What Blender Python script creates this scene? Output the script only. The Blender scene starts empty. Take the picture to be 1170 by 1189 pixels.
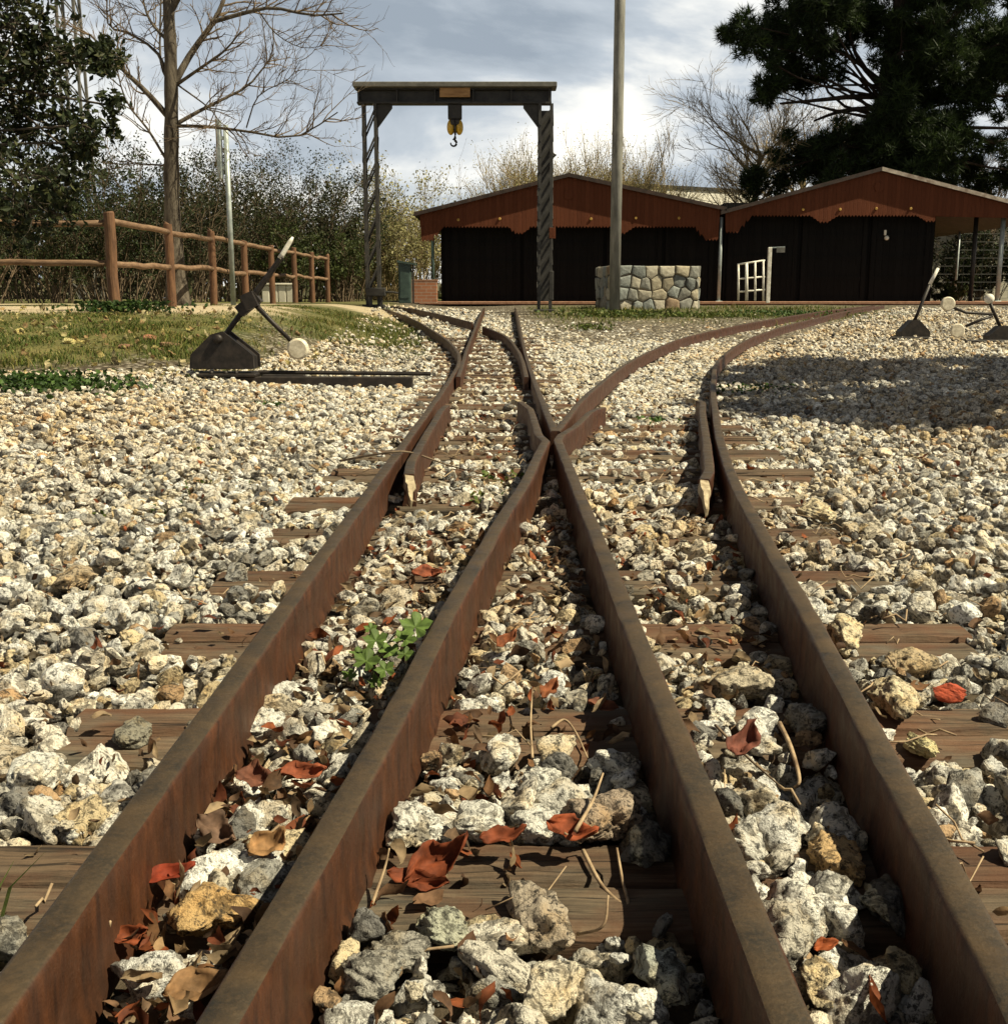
import bpy, math, random
import numpy as np

R = np.random.default_rng(7)
PI = math.pi
SC = bpy.context.scene
COL = SC.collection

# ------------------------------------------------------------------ camera model
CAMZ, FPX, PITCH = 0.523, 1300.0, math.atan((594.5 - 346) / 1300.0)
cp, sp_ = math.cos(PITCH), math.sin(PITCH)


def at(px, py, Y):
    """the point at distance Y in front of the camera seen at this place of the photo"""
    u, v = px - 585.0, py - 594.5
    d = np.array([u, FPX * cp - v * sp_, -FPX * sp_ - v * cp])
    p = d * (Y / d[1])
    return np.array([p[0], p[1], p[2] + CAMZ])


# ------------------------------------------------------------------ terrain
def smooth_interp(x, xp, fp):
    xp = np.asarray(xp, float); fp = np.asarray(fp, float)
    m = np.gradient(fp, xp)
    x = np.clip(np.asarray(x, float), xp[0], xp[-1])
    i = np.clip(np.searchsorted(xp, x) - 1, 0, len(xp) - 2)
    h = xp[i + 1] - xp[i]; t = (x - xp[i]) / h
    return ((2*t**3 - 3*t**2 + 1) * fp[i] + (t**3 - 2*t**2 + t) * h * m[i]
            + (-2*t**3 + 3*t**2) * fp[i + 1] + (t**3 - t**2) * h * m[i + 1])


ZY = [-6, 0, 4, 8, 10, 12, 14, 16, 18, 20, 24, 30, 60, 400]
ZD = [.48, .523, .549, .571, .562, .525, .45, .36, .285, .225, .15, .105, .10, .10]


def zr(Y):                                   # rail top
    return CAMZ - smooth_interp(Y, ZY, ZD)


def sstep(a, b, x):
    t = np.clip((np.asarray(x, float) - a) / (b - a), 0, 1)
    return t * t * (3 - 2 * t)


def wob(x, y, s=1.0, k=0):
    return (np.sin(x * 1.7 * s + 1.3 + k) * np.cos(y * 1.3 * s - .7 * k) + .6 * np.sin(x * 3.1 * s - y * 2.3 * s + 2.1 * k)
            + .4 * np.sin(x * 5.3 * s + y * 6.1 * s + k)) / 2.0


def gz(X, Y):                                # ground under the stones
    X = np.asarray(X, float); Y = np.asarray(Y, float)
    c = zr(Y) - .136
    c = c + .030 * sstep(11.5, 15, Y) * sstep(-.7, .8, X) + .035 * sstep(14, 26, Y)
    left = CAMZ - smooth_interp(Y, [-6, 6, 8, 9, 10.5, 12, 13, 15, 20, 30, 400],
                                [.63, .66, .60, .51, .34, .21, .155, .13, .11, .10, .10])
    w = sstep(-1.3, -3.3, X)
    z = c * (1 - w) + left * w
    z = z + .012 * wob(X, Y, 1.0) * sstep(.5, 3, np.abs(X))
    return z


# ------------------------------------------------------------------ tracks: rails as X(Y)
def dY(d): return (d - .1) / .982


RY = {}
def curve_fn(pts):
    xs = [p[0] for p in pts]; ys = [p[1] for p in pts]
    return lambda Y: smooth_interp(Y, ys, xs)


D_fn = curve_fn([(.155, -1.3), (.30, 0), (.415, .95), (.515, 1.78), (.592, 2.45), (.66, 3.05), (.855, 4.4), (1.05, 5.55),
                 (1.47, 7.9), (2.02, 10.55), (2.93, 13.5), (3.9, 15.7), (4.65, 17.2), (6.2, 20.4), (8.0, 24)])
B_fn = curve_fn([(-.44, -1.3), (-.30, 0), (-.19, .94), (-.137, 1.44), (-.09, 1.95), (-.012, 2.69), (.07, 3.4), (.135, 4.1), (.165, 4.4)])
B2_fn = curve_fn([(.222, 4.72), (.455, 6.45), (.70, 7.9), (1.08, 9.9), (1.5, 11.6), (2.2, 13.7), (3.1, 15.5), (4.1, 17.3), (5.6, 20), (7.8, 24)])
L_fn = curve_fn([(-.386, -1.3), (-.386, 3), (-.386, 7), (-.388, 8.5), (-.40, 10), (-.47, 11.5), (-.63, 13), (-1.0, 15.2), (-1.64, 18.5), (-2.2, 21), (-2.9, 24)])
R2a_fn = curve_fn([(.165, 8.3), (.17, 10), (.135, 12), (.0, 14), (-.31, 15.7)])
R2b_fn = curve_fn([(-.46, 16.4), (-.95, 18.3), (-1.6, 20.8), (-2.3, 23.2)])
def poly_fn(pts):
    xs = [p[0] for p in pts]; ys = [p[1] for p in pts]
    return lambda Y: np.interp(Y, ys, xs)


C_fn = poly_fn([(.214, -1.3), (.214, 4.42), (.236, 4.6), (.31, 4.9), (.425, 5.58), (.47, 5.75), (.52, 5.88)])
W_fn = poly_fn([(.165, 4.4), (.143, 4.62), (.138, 5.8), (.09, 6.25)])
C2_fn = curve_fn([(.214, 4.72), (.214, 9), (.214, 22)])
S_fn = curve_fn([(-.338, 8.3), (-.365, 10), (-.386, 11.4), (-.386, 15.8)])
S2_fn = curve_fn([(-.386, 15.85), (-.386, 19), (-.386, 22)])
K1_fn = poly_fn([(-.300, 3.5), (-.318, 3.8), (-.322, 5.7), (-.305, 6.0)])
K2_fn = poly_fn([(.615, 3.4), (.667, 3.6), (.80, 4.4), (.985, 5.55), (1.10, 6.2), (1.10, 6.35)])
RAILSPAN = [(L_fn, -1.3, 24), (B_fn, -1.3, 4.4), (C_fn, -1.3, 5.88), (D_fn, -1.3, 24), (B2_fn, 4.72, 24), (W_fn, 4.4, 6.25),
            (C2_fn, 4.72, 22), (R2a_fn, 8.3, 15.7), (R2b_fn, 16.4, 23.2), (S_fn, 8.3, 22), (K1_fn, 3.5, 6.0), (K2_fn, 3.4, 6.35)]


# ------------------------------------------------------------------ helpers
def new_mesh(name, V, faces, mat=None, parent=None, tint=None, smooth=False, mats=None, mat_idx=None):
    V = np.asarray(V, np.float32)
    if isinstance(faces, np.ndarray): faces = [faces]
    me = bpy.data.meshes.new(name)
    me.vertices.add(len(V)); me.vertices.foreach_set('co', V.ravel())
    loops = np.concatenate([f.ravel() for f in faces]).astype(np.int32)
    counts = np.concatenate([np.full(len(f), f.shape[1], np.int32) for f in faces])
    starts = np.concatenate([[0], np.cumsum(counts)[:-1]]).astype(np.int32)
    me.loops.add(len(loops)); me.loops.foreach_set('vertex_index', loops)
    me.polygons.add(len(counts)); me.polygons.foreach_set('loop_start', starts); me.polygons.foreach_set('loop_total', counts)
    me.polygons.foreach_set('use_smooth', np.broadcast_to(np.asarray(smooth), (len(counts),)).copy())
    if tint is not None:
        a = me.attributes.new('tint', 'FLOAT_COLOR', 'POINT')
        t = np.ones((len(V), 4), np.float32); t[:, :tint.shape[1]] = tint
        a.data.foreach_set('color', t.ravel())
    me.update(calc_edges=True); me.validate()
    o = bpy.data.objects.new(name, me); COL.objects.link(o)
    if mat: me.materials.append(mat)
    if parent is not None: o.parent = parent
    return o


def empty(name, loc=(0, 0, 0), rz=0):
    o = bpy.data.objects.new(name, None); COL.objects.link(o); o.location = [float(c) for c in loc]; o.rotation_euler.z = rz
    o.empty_display_size = .1
    return o


def tag(o, label=None, cat=None, group=None, kind=None):
    if label: o['label'] = label
    if cat: o['category'] = cat
    if group: o['group'] = group
    if kind: o['kind'] = kind
    return o


class MB:
    """collects pieces, links them as one mesh object"""
    def __init__(s): s.V = []; s.F = {}; s.n = 0; s.T = []
    def add(s, V, F, tint=None):
        V = np.asarray(V, float).reshape(-1, 3)
        for f in F:
            s.F.setdefault(len(f), []).append([i + s.n for i in f])
        s.V.append(V); s.n += len(V)
        s.T.append(np.tile(np.asarray(tint if tint is not None else (1, 1, 1, 0.), float), (len(V), 1)))
    def box(s, x0, x1, y0, y1, z0, z1, tint=None, M=None, bev=0.0):
        if bev > 0:
            b = bev
            def lp(xa, xb, ya, yb, z): return [(xa+b, ya, z), (xb-b, ya, z), (xb, ya+b, z), (xb, yb-b, z), (xb-b, yb, z), (xa+b, yb, z), (xa, yb-b, z), (xa, ya+b, z)]
            L = [lp(x0+b, x1-b, y0+b, y1-b, z0), lp(x0, x1, y0, y1, z0+b), lp(x0, x1, y0, y1, z1-b), lp(x0+b, x1-b, y0+b, y1-b, z1)]
            V = np.array(sum(L, [])); F = [tuple(range(7, -1, -1)), tuple(range(24, 32))]
            for k in range(3):
                for i in range(8):
                    j = (i + 1) % 8; F.append((k*8+i, k*8+j, k*8+8+j, k*8+8+i))
        else:
            V = np.array([(x, y, z) for z in (z0, z1) for y in (y0, y1) for x in (x0, x1)], float)
            F = [(0, 2, 3, 1), (4, 5, 7, 6), (0, 1, 5, 4), (2, 6, 7, 3), (0, 4, 6, 2), (1, 3, 7, 5)]
        if M is not None: V = V @ np.array(M.to_3x3()).T + np.array(M.translation)
        s.add(V, F, tint)
    def bar(s, p, q, w, h=None, tint=None, roll=(0, 1, 0)):
        """rectangular bar p to q, w across, h along roll direction"""
        h = h or w; p = np.asarray(p, float); q = np.asarray(q, float)
        d = q - p; d /= np.linalg.norm(d)
        r = np.asarray(roll, float); r = r - d * (r @ d)
        if np.linalg.norm(r) < 1e-3: r = np.array([1., 0, 0]) - d * d[0]
        r /= np.linalg.norm(r); t = np.cross(d, r)
        V = [c + r * a * h / 2 + t * b * w / 2 for c in (p, q) for a, b in ((-1, -1), (1, -1), (1, 1), (-1, 1))]
        s.add(V, [(0, 1, 2, 3), (7, 6, 5, 4), (0, 4, 5, 1), (1, 5, 6, 2), (2, 6, 7, 3), (3, 7, 4, 0)], tint)
    def tube(s, P, rad, n=8, tint=None, cap=True):
        P = np.asarray(P, float); rad = np.broadcast_to(np.asarray(rad, float), (len(P),))
        T = np.gradient(P, axis=0); T /= np.linalg.norm(T, axis=1, keepdims=True) + 1e-9
        ref = np.array([0, 0, 1.]) if abs(T[:, 2]).mean() < .8 else np.array([1., 0, 0])
        A = np.cross(T, ref); A /= np.linalg.norm(A, axis=1, keepdims=True) + 1e-9
        B = np.cross(T, A)
        a = np.arange(n) * 2 * PI / n
        V = P[:, None] + rad[:, None, None] * (np.cos(a)[None, :, None] * A[:, None] + np.sin(a)[None, :, None] * B[:, None])
        F = []
        for i in range(len(P) - 1):
            for k in range(n):
                l = (k + 1) % n
                F.append((i*n+k, i*n+l, i*n+n+l, i*n+n+k))
        if cap: F.append(tuple(range(n-1, -1, -1))); F.append(tuple((len(P)-1)*n + k for k in range(n)))
        s.add(V.reshape(-1, 3), F, tint)
    def prism(s, poly, y0, y1, tint=None, axis='y'):
        """outline (a,b) pairs in x,z thickened along y (or along x with axis='x' for y,z outlines)"""
        n = len(poly)
        if axis == 'y': V = [(a, y0, b) for a, b in poly] + [(a, y1, b) for a, b in poly]
        elif axis == 'x': V = [(y0, a, b) for a, b in poly] + [(y1, a, b) for a, b in poly]
        else: V = [(a, b, y0) for a, b in poly] + [(a, b, y1) for a, b in poly]
        F = [tuple(range(n)), tuple(range(2*n-1, n-1, -1))] + [(i, n+i, n+(i+1) % n, (i+1) % n) for i in range(n)]
        s.add(V, F, tint)
    def disc(s, c, r, th, n=28, axis=1, tint=None, bev=.25):
        P = np.array([c, c, c, c], float); b = th * bev
        off = [-th/2, -th/2 + b, th/2 - b, th/2]
        for k in range(4): P[k, axis] += off[k]
        s.tube(P, [r - b, r, r, r - b], n, tint)
    def ball(s, c, r, n=12, m=8, tint=None, sc=(1, 1, 1)):
        th = np.linspace(0, PI, m + 1)
        P = np.array([(0, 0, math.cos(t)) for t in th]); rr = np.sin(th)
        V = []; F = []
        for i in range(m + 1):
            for k in range(n):
                a = 2*PI*k/n; V.append((rr[i]*math.cos(a)*sc[0], rr[i]*math.sin(a)*sc[1], P[i, 2]*sc[2]))
        for i in range(m):
            for k in range(n):
                l = (k+1) % n; F.append((i*n+k, i*n+n+k, i*n+n+l, i*n+l))
        s.add(np.array(V)*r + np.asarray(c), F, tint)
    def build(s, name, mat, parent=None, smooth=False, tint=True):
        V = np.concatenate(s.V); T = np.concatenate(s.T)
        if parent is not None:
            V = V - world_loc(parent)
        return new_mesh(name, V, [np.array(f, np.int32) for f in s.F.values()], mat, parent, T if tint else None, smooth)


def world_loc(o):
    l = np.zeros(3)
    while o is not None:
        l = l + np.array(o.location); o = o.parent
    return l


# ------------------------------------------------------------------ materials
class Mat:
    def __init__(s, name, rough=.8, spec=.3):
        s.m = bpy.data.materials.new(name); s.m.use_nodes = True
        s.nt = s.m.node_tree; s.b = s.nt.nodes['Principled BSDF']
        s.b.inputs['Roughness'].default_value = rough
        s.b.inputs['Specular IOR Level'].default_value = spec
        s._pos = None
    def n(s, t, **kw):
        o = s.nt.nodes.new(t)
        for k, v in kw.items():
            if k.startswith('i_'):
                k = k[2:]; k = int(k) if k.isdigit() else k.replace('_', ' ')
                if isinstance(v, bpy.types.NodeSocket): s.nt.links.new(v, o.inputs[k])
                else: o.inputs[k].default_value = v
            else: setattr(o, k, v)
        return o
    def pos(s, scale=(1, 1, 1), obj=False):
        g = s.n('ShaderNodeTexCoord').outputs['Object'] if obj else s.n('ShaderNodeNewGeometry').outputs['Position']
        return s.n('ShaderNodeMapping', i_Vector=g, i_Scale=scale).outputs[0]
    def noise(s, scale, detail=5, rough=.6, vec=None, dist=0.0):
        return s.n('ShaderNodeTexNoise', i_Vector=vec if vec is not None else s.pos(), i_Scale=scale, i_Detail=detail, i_Roughness=rough, i_Distortion=dist).outputs[0]
    def voro(s, scale, vec=None, feature='F1', out=0):
        return s.n('ShaderNodeTexVoronoi', feature=feature, i_Vector=vec if vec is not None else s.pos(), i_Scale=scale).outputs[out]
    def ramp(s, fac, stops):
        r = s.n('ShaderNodeValToRGB'); e = r.color_ramp.elements
        while len(e) < len(stops): e.new(.5)
        for k, (p, c) in enumerate(stops):
            e[k].position = p; e[k].color = (c, c, c, 1) if not isinstance(c, (tuple, list)) else (*c, 1)
        s.nt.links.new(fac, r.inputs[0]); return r.outputs[0]
    def mix(s, f, a, b, mode='MIX'):
        m = s.n('ShaderNodeMix', data_type='RGBA', blend_type=mode)
        for k, v in ((0, f), (6, a), (7, b)):
            if isinstance(v, bpy.types.NodeSocket): s.nt.links.new(v, m.inputs[k])
            elif k == 0: m.inputs[0].default_value = v
            else: m.inputs[k].default_value = (*v, 1) if len(v) == 3 else v
        return m.outputs[2]
    def math(s, op, a, b=0.0, clamp=False):
        m = s.n('ShaderNodeMath', operation=op, use_clamp=clamp)
        for k, v in ((0, a), (1, b)):
            if isinstance(v, bpy.types.NodeSocket): s.nt.links.new(v, m.inputs[k])
            else: m.inputs[k].default_value = v
        return m.outputs[0]
    def tint(s): return s.n('ShaderNodeAttribute', attribute_name='tint')
    def color(s, c):
        if isinstance(c, bpy.types.NodeSocket): s.nt.links.new(c, s.b.inputs['Base Color'])
        else: s.b.inputs['Base Color'].default_value = (*c, 1)
        return s
    def rough(s, c): s.nt.links.new(c, s.b.inputs['Roughness']); return s
    def bump(s, h, strength=.5, dist=.01):
        b = s.n('ShaderNodeBump', i_Strength=strength, i_Distance=dist, i_Height=h)
        s.nt.links.new(b.outputs[0], s.b.inputs['Normal']); return s


def simple(name, c1, c2, scale, rough=.8, bump=.3, dist=.004, spec=.3, stretch=(1, 1, 1), metal=0.0, tinted=False):
    m = Mat(name, rough, spec); v = m.pos(stretch)
    f = m.ramp(m.noise(scale, 6, .65, v), [(.35, 0.0), (.68, 1.0)])
    c = m.mix(f, c1, c2)
    if tinted: c = m.mix(1.0, c, m.tint().outputs['Color'], 'MULTIPLY')
    m.color(c); m.b.inputs['Metallic'].default_value = metal
    if bump: m.bump(m.noise(scale * 2.5, 6, .7, v), bump, dist)
    return m.m


def stone_mat():
    m = Mat('speckled_stone', .88, .25)
    t = m.tint()
    off = m.n('ShaderNodeVectorMath', operation='SCALE', i_Scale=37.0); m.nt.links.new(t.outputs['Alpha'], off.inputs['Scale'])
    off.inputs[0].default_value = (1, .7, 1.3)
    off2 = m.n('ShaderNodeVectorMath', operation='ADD', i_0=m.pos(), i_1=off.outputs[0]).outputs[0]
    speck = m.ramp(m.noise(100, 6, .8, off2), [(.42, 1.0), (.47, 0.0)])
    blotch = m.ramp(m.noise(42, 5, .75, off2, .8), [(.43, 1.0), (.495, 0.0)])
    warm = m.ramp(m.noise(22, 3, .6, off2), [(.5, 0.0), (.7, 1.0)])
    base = m.mix(m.math('MULTIPLY', warm, .55), t.outputs['Color'], m.mix(1.0, t.outputs['Color'], (1.0, .76, .42), 'MULTIPLY'))
    c = m.mix(m.math('MULTIPLY', blotch, .8), base, m.mix(1.0, base, (.22, .21, .20), 'MULTIPLY'))
    c = m.mix(m.math('MULTIPLY', speck, .85), c, (.018, .017, .016))
    m.color(c)
    h = m.math('ADD', m.noise(70, 6, .7, off2), m.math('MULTIPLY', m.noise(260, 4, .7, off2), .45))
    m.bump(h, 1.0, .011)
    return m.m


def rust_mat(dark=0.0):
    m = Mat('rusty_steel', .62, .4)
    p = m.pos()
    geo = m.n('ShaderNodeNewGeometry')
    nz = m.n('ShaderNodeSeparateXYZ', i_0=geo.outputs['Normal']).outputs[2]
    top = m.ramp(nz, [(.55, 0.0), (.9, 1.0)])            # worn running surface is darker than the rusty flanks
    vs = m.pos((30, 30, 7))
    side = m.mix(m.ramp(m.noise(1.6, 6, .7, vs), [(.35, 0.0), (.7, 1.0)]), (.024, .0085, .004), (.100, .034, .012))
    side = m.mix(m.ramp(m.noise(9, 5, .6, p), [(.42, 0.0), (.62, .6)]), side, (.042, .019, .010))
    tp = m.mix(m.ramp(m.noise(11, 6, .7, p, .5), [(.32, 0.0), (.66, 1.0)]), (.020, .017, .0125), (.068, .043, .021))
    tp = m.mix(m.ramp(m.noise(160, 4, .8, p), [(.45, 0.0), (.75, .7)]), tp, (.085, .054, .028))
    m.color(m.mix(top, side, tp))
    m.rough(m.ramp(m.noise(20, 4, .6, p), [(.3, .42), (.7, .72)]))
    m.b.inputs['Metallic'].default_value = .25
    m.bump(m.math('ADD', m.noise(160, 5, .7, p), m.math('MULTIPLY', m.noise(18, 4, .6, p), 1.5)), .35, .004)
    return m.m


def sleeper_mat():
    m = Mat('weathered_timber', .8, .25)
    t = m.tint()
    v = m.pos((3.0, 55, 55))
    g = m.noise(1.0, 7, .7, v)
    g2 = m.noise(1.0, 5, .75, m.pos((9, 260, 260)))
    crack = m.ramp(m.noise(1.0, 3, .5, m.pos((2.2, 95, 95)), .8), [(.30, 1.0), (.36, 0.0)])
    g = m.math('ADD', m.math('MULTIPLY', g, .6), m.math('MULTIPLY', g2, .4))
    c = m.mix(m.ramp(g, [(.40, 0.0), (.60, 1.0)]), (.034, .026, .019), (.140, .103, .071))
    patch = m.ramp(m.noise(5, 5, .65, m.pos((1, 2, 1))), [(.44, 0.0), (.62, 1.0)])
    c = m.mix(m.math('MULTIPLY', patch, .65), c, (.10, .043, .022))
    c = m.mix(m.math('MULTIPLY', crack, .8), c, (.012, .009, .007))
    grey = m.ramp(m.noise(4, 4, .6, m.pos((1.3, 3, 1))), [(.55, 0.0), (.7, .55)])
    c = m.mix(grey, c, (.10, .095, .08))
    c = m.mix(1.0, c, t.outputs['Color'], 'MULTIPLY')
    m.color(c)
    m.bump(m.math('SUBTRACT', m.math('ADD', g, m.math('MULTIPLY', m.noise(120, 4, .7), .3)), crack), .7, .006)
    return m.m


def leaf_mat(name, rough=.6, rnd=.5):
    m = Mat(name, rough, .2)
    t = m.tint()
    f = m.ramp(m.noise(60, 4, .6), [(.35, 1 - rnd), (.7, 1.0)])
    c = m.mix(1.0, t.outputs['Color'], f, 'MULTIPLY')
    m.color(c)
    tr = m.n('ShaderNodeBsdfTranslucent', i_Color=c)
    mx = m.n('ShaderNodeMixShader', i_0=.25)
    m.nt.links.new(m.b.outputs[0], mx.inputs[1]); m.nt.links.new(tr.outputs[0], mx.inputs[2])
    m.nt.links.new(mx.outputs[0], m.nt.nodes['Material Output'].inputs[0])
    return m.m


def ground_mat():
    m = Mat('gravel_and_grass_ground', .95, .15)
    t = m.tint(); sep = m.n('ShaderNodeSeparateColor', i_0=t.outputs['Color'])
    p = m.pos()
    soil = m.mix(m.noise(9, 6, .7), (.028, .021, .014), (.10, .075, .048))
    cell = m.n('ShaderNodeTexVoronoi', i_Vector=p, i_Scale=17.0)
    cc = m.n('ShaderNodeSeparateColor', i_0=cell.outputs['Color']).outputs[0]
    st = m.ramp(cc, [(0.0, (.10, .085, .065)), (.35, (.34, .29, .21)), (.7, (.55, .50, .41)), (1.0, (.40, .33, .22))])
    edge = m.ramp(cell.outputs['Distance'], [(.22, 1.0), (.55, 0.0)])
    grav = m.mix(edge, soil, st)
    grav = m.mix(m.ramp(m.noise(140, 4, .7), [(.42, .75), (.55, 0.0)]), grav, (.03, .027, .022))
    gr = m.mix(m.ramp(m.noise(2.2, 6, .7), [(.35, 0.0), (.65, 1.0)]), (.065, .08, .022), (.19, .16, .06))
    gr = m.mix(m.ramp(m.noise(45, 5, .75), [(.4, .6), (.6, 0.0)]), gr, (.03, .034, .012))
    sand = m.mix(m.noise(25, 6, .7), (.30, .235, .15), (.50, .41, .28))
    c = m.mix(sep.outputs[0], soil, grav)
    c = m.mix(sep.outputs[1], c, gr)
    c = m.mix(sep.outputs[2], c, sand)
    m.color(c)
    m.bump(m.math('ADD', m.math('MULTIPLY', edge, sep.outputs[0]), m.noise(60, 6, .7)), .7, .02)
    return m.m


def paint_boards(name, c1, c2, pitch=.11, axis=0):
    """painted vertical boards: a real groove every board plus weathering"""
    m = Mat(name, .8, .1)
    xyz = m.n('ShaderNodeSeparateXYZ', i_0=m.n('ShaderNodeTexCoord').outputs['Object'])
    f = m.math('FRACT', m.math('DIVIDE', xyz.outputs[axis], pitch))
    d = m.math('ABSOLUTE', m.math('SUBTRACT', f, .5))
    groove = m.ramp(d, [(.42, 0.0), (.48, 1.0)])
    idx = m.math('FLOOR', m.math('DIVIDE', xyz.outputs[axis], pitch))
    wn = m.n('ShaderNodeTexWhiteNoise', noise_dimensions='1D', i_W=idx).outputs[0]
    c = m.mix(m.noise(5, 6, .7, m.pos((6, 6, 1))), c1, c2)
    c = m.mix(m.math('MULTIPLY', wn, .35), c, (c1[0]*.6, c1[1]*.6, c1[2]*.6))
    m.color(c)
    m.bump(m.math('SUBTRACT', m.noise(30, 4, .6, m.pos((4, 4, 1))), m.math('MULTIPLY', groove, 2.0)), .6, .012)
    return m.m


M = {}
M['stone'] = stone_mat()
M['rust'] = rust_mat()
M['sleeper'] = sleeper_mat()
M['leaf'] = leaf_mat('leaf')
M['dead_leaf'] = leaf_mat('dead_leaf', .75, .65)
M['ground'] = ground_mat()
M['bark'] = simple('bark', (.045, .036, .028), (.15, .125, .095), 14, .95, .8, .03, .1, (1, 1, .25))
M['pine_bark'] = simple('pine_bark', (.018, .013, .010), (.05, .036, .027), 14, .95, .8, .03, .1, (1, 1, .25))
M['twig'] = simple('twig_bark', (.07, .05, .033), (.20, .145, .095), 20, .9, .2, .003, .15)
M['pale_twig'] = simple('pale_twig_bark', (.17, .125, .065), (.34, .26, .14), 8, .9, .2, .003, .15)
M['dry'] = simple('dry_stalk', (.15, .095, .055), (.42, .31, .19), 30, .8, .3, .002)
M['fence'] = simple('treated_log', (.075, .036, .018), (.165, .082, .040), 7, .75, .5, .006, .3, (4, 4, .7))
M['fence_rail'] = simple('treated_rail', (.10, .056, .031), (.22, .135, .078), 7, .75, .4, .006, .3, (1, 1, 5))
M['dark_metal'] = simple('dark_painted_steel', (.012, .011, .010), (.038, .034, .029), 9, .6, .25, .004, .4)
M['grey_metal'] = simple('grey_painted_steel', (.075, .07, .06), (.15, .14, .12), 6, .6, .25, .004, .4)
M['gantry_metal'] = simple('gantry_steel', (.02, .018, .016), (.05, .045, .039), 6, .6, .25, .004, .4)
M['iron'] = simple('dark_iron', (.011, .009, .008), (.042, .032, .026), 14, .55, .4, .004, .4, metal=.3)
M['galv'] = simple('galvanised_steel', (.22, .25, .24), (.40, .43, .41), 10, .5, .1, .002, .5, metal=.4)
M['pole'] = simple('grey_pole', (.125, .12, .105), (.26, .25, .22), 4, .7, .3, .004, .3, (3, 3, .6))
M['white'] = simple('chipped_white_paint', (.48, .44, .36), (.80, .76, .68), 12, .6, .3, .003, .4)
M['tan_end'] = simple('sun_bleached_end', (.17, .125, .075), (.46, .38, .25), 40, .8, .5, .004)
M['cream'] = simple('dirty_cream_paint', (.42, .36, .26), (.74, .67, .52), 25, .6, .3, .003, .35)
M['yellow'] = simple('yellow_paint', (.42, .24, .02), (.72, .45, .035), 9, .4, .15, .003, .5)
M['ochre'] = simple('ochre_paint', (.30, .17, .03), (.46, .28, .07), 9, .6, .15)
M['tanboard'] = simple('tan_wood', (.22, .115, .045), (.40, .23, .10), 8, .7, .3, .003, .3, (.5, 3, 3))
M['red'] = paint_boards('red_brown_boards', (.085, .026, .012), (.14, .046, .022))
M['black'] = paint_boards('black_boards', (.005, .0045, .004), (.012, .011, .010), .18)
M['roof'] = simple('dark_roofing', (.022, .015, .012), (.06, .036, .028), 6, .75, .4, .006)
M['sunlit_lip'] = simple('sunlit_edge_strip', (.17, .12, .09), (.46, .40, .33), 5, .6, .3, .004)  # pale colour paints the sun catching one roof edge
M['green_metal'] = simple('dark_green_paint', (.022, .04, .034), (.055, .085, .07), 6, .5, .2, .003, .4)
M['kerb'] = simple('red_concrete', (.20, .095, .055), (.34, .19, .12), 10, .9, .5, .01)
M['concrete'] = simple('pale_concrete', (.46, .42, .34), (.66, .61, .50), 2, .9, .3, .01)
M['mortar'] = simple('mortar', (.24, .19, .13), (.42, .34, .25), 22, .95, .6, .02)
M['path'] = simple('sandy_path', (.30, .235, .15), (.50, .41, .28), 12, .95, .5, .01)
M['thread'] = simple('ceramic', (.6, .55, .42), (.75, .7, .6), 5, .4, 0)
def brick():
    m = Mat('brick', .9, .2)
    b = m.n('ShaderNodeTexBrick', i_Vector=m.n('ShaderNodeMapping', i_Vector=m.n('ShaderNodeTexCoord').outputs['Object'], i_Rotation=(PI/2, 0, 0)).outputs[0],
            i_Color1=(.50, .19, .09, 1), i_Color2=(.38, .13, .06, 1), i_Mortar=(.45, .38, .30, 1), i_Scale=1.0)
    b.inputs['Mortar Size'].default_value = .008; b.inputs['Brick Width'].default_value = .24; b.inputs['Row Height'].default_value = .08
    m.color(m.mix(m.noise(12, 5, .7), b.outputs[0], (.25, .13, .08), 'MIX')); return m.m
M['brick'] = brick()
def wallstone():
    m = Mat('wall_stone', .9, .25); t = m.tint()
    c = m.mix(m.ramp(m.noise(9, 6, .7), [(.35, 0.0), (.7, 1.0)]), m.mix(1.0, t.outputs['Color'], (.55, .52, .5), 'MULTIPLY'), t.outputs['Color'])
    m.color(c); m.bump(m.noise(20, 6, .7), .7, .02); return m.m
M['wallstone'] = wallstone()


# ------------------------------------------------------------------ ground
def axis(segs):
    out = []
    for a, b, d in segs:
        n = max(1, int(round((b - a) / d))); out += list(np.linspace(a, b, n, endpoint=False))
    out.append(segs[-1][1]); return np.array(out)


gx = axis([(-420, -60, 30), (-60, -14, 2.5), (-14, -7, .5), (-7, 8, .13), (8, 16, .5), (16, 60, 2.5), (60, 420, 30)])
gy = axis([(-60, -6, 6), (-6, -1.2, .5), (-1.2, 24, .13), (24, 40, .6), (40, 80, 4), (80, 500, 30)])


def zones(X, Y):
    """gravel, grass, sand weights"""
    n = wob(X, Y, 1.1, 3) * .8 + wob(X, Y, 3.3, 1) * .45
    grass = sstep(-1.9, -2.7, X + n * .5 + .14 * (Y - 10)) * sstep(8.7, 9.5, Y + n)
    grass = np.maximum(grass, .9 * sstep(11.4, 14, Y + n) * sstep(-.55, -1.1, X + n * .3 + .12 * (Y - 13)))
    grass = np.maximum(grass, .42 * sstep(17.0, 20, Y + 2.2 * n) * sstep(.3, .9, X) * sstep(7, 4, X - .3 * (Y - 16)))
    grass = np.maximum(grass, sstep(31, 37, Y + n))
    sand = sstep(-2.6, -3.4, X + .5 * n) * sstep(12.5, 13.0, Y + .35 * n) * sstep(19, 16.5, Y + n)
    sand = np.maximum(sand, sstep(-1, -2.0, X) * sstep(18.6, 19.4, Y + .5 * n) * sstep(22, 21, Y) * .85)
    return grass, sand


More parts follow.
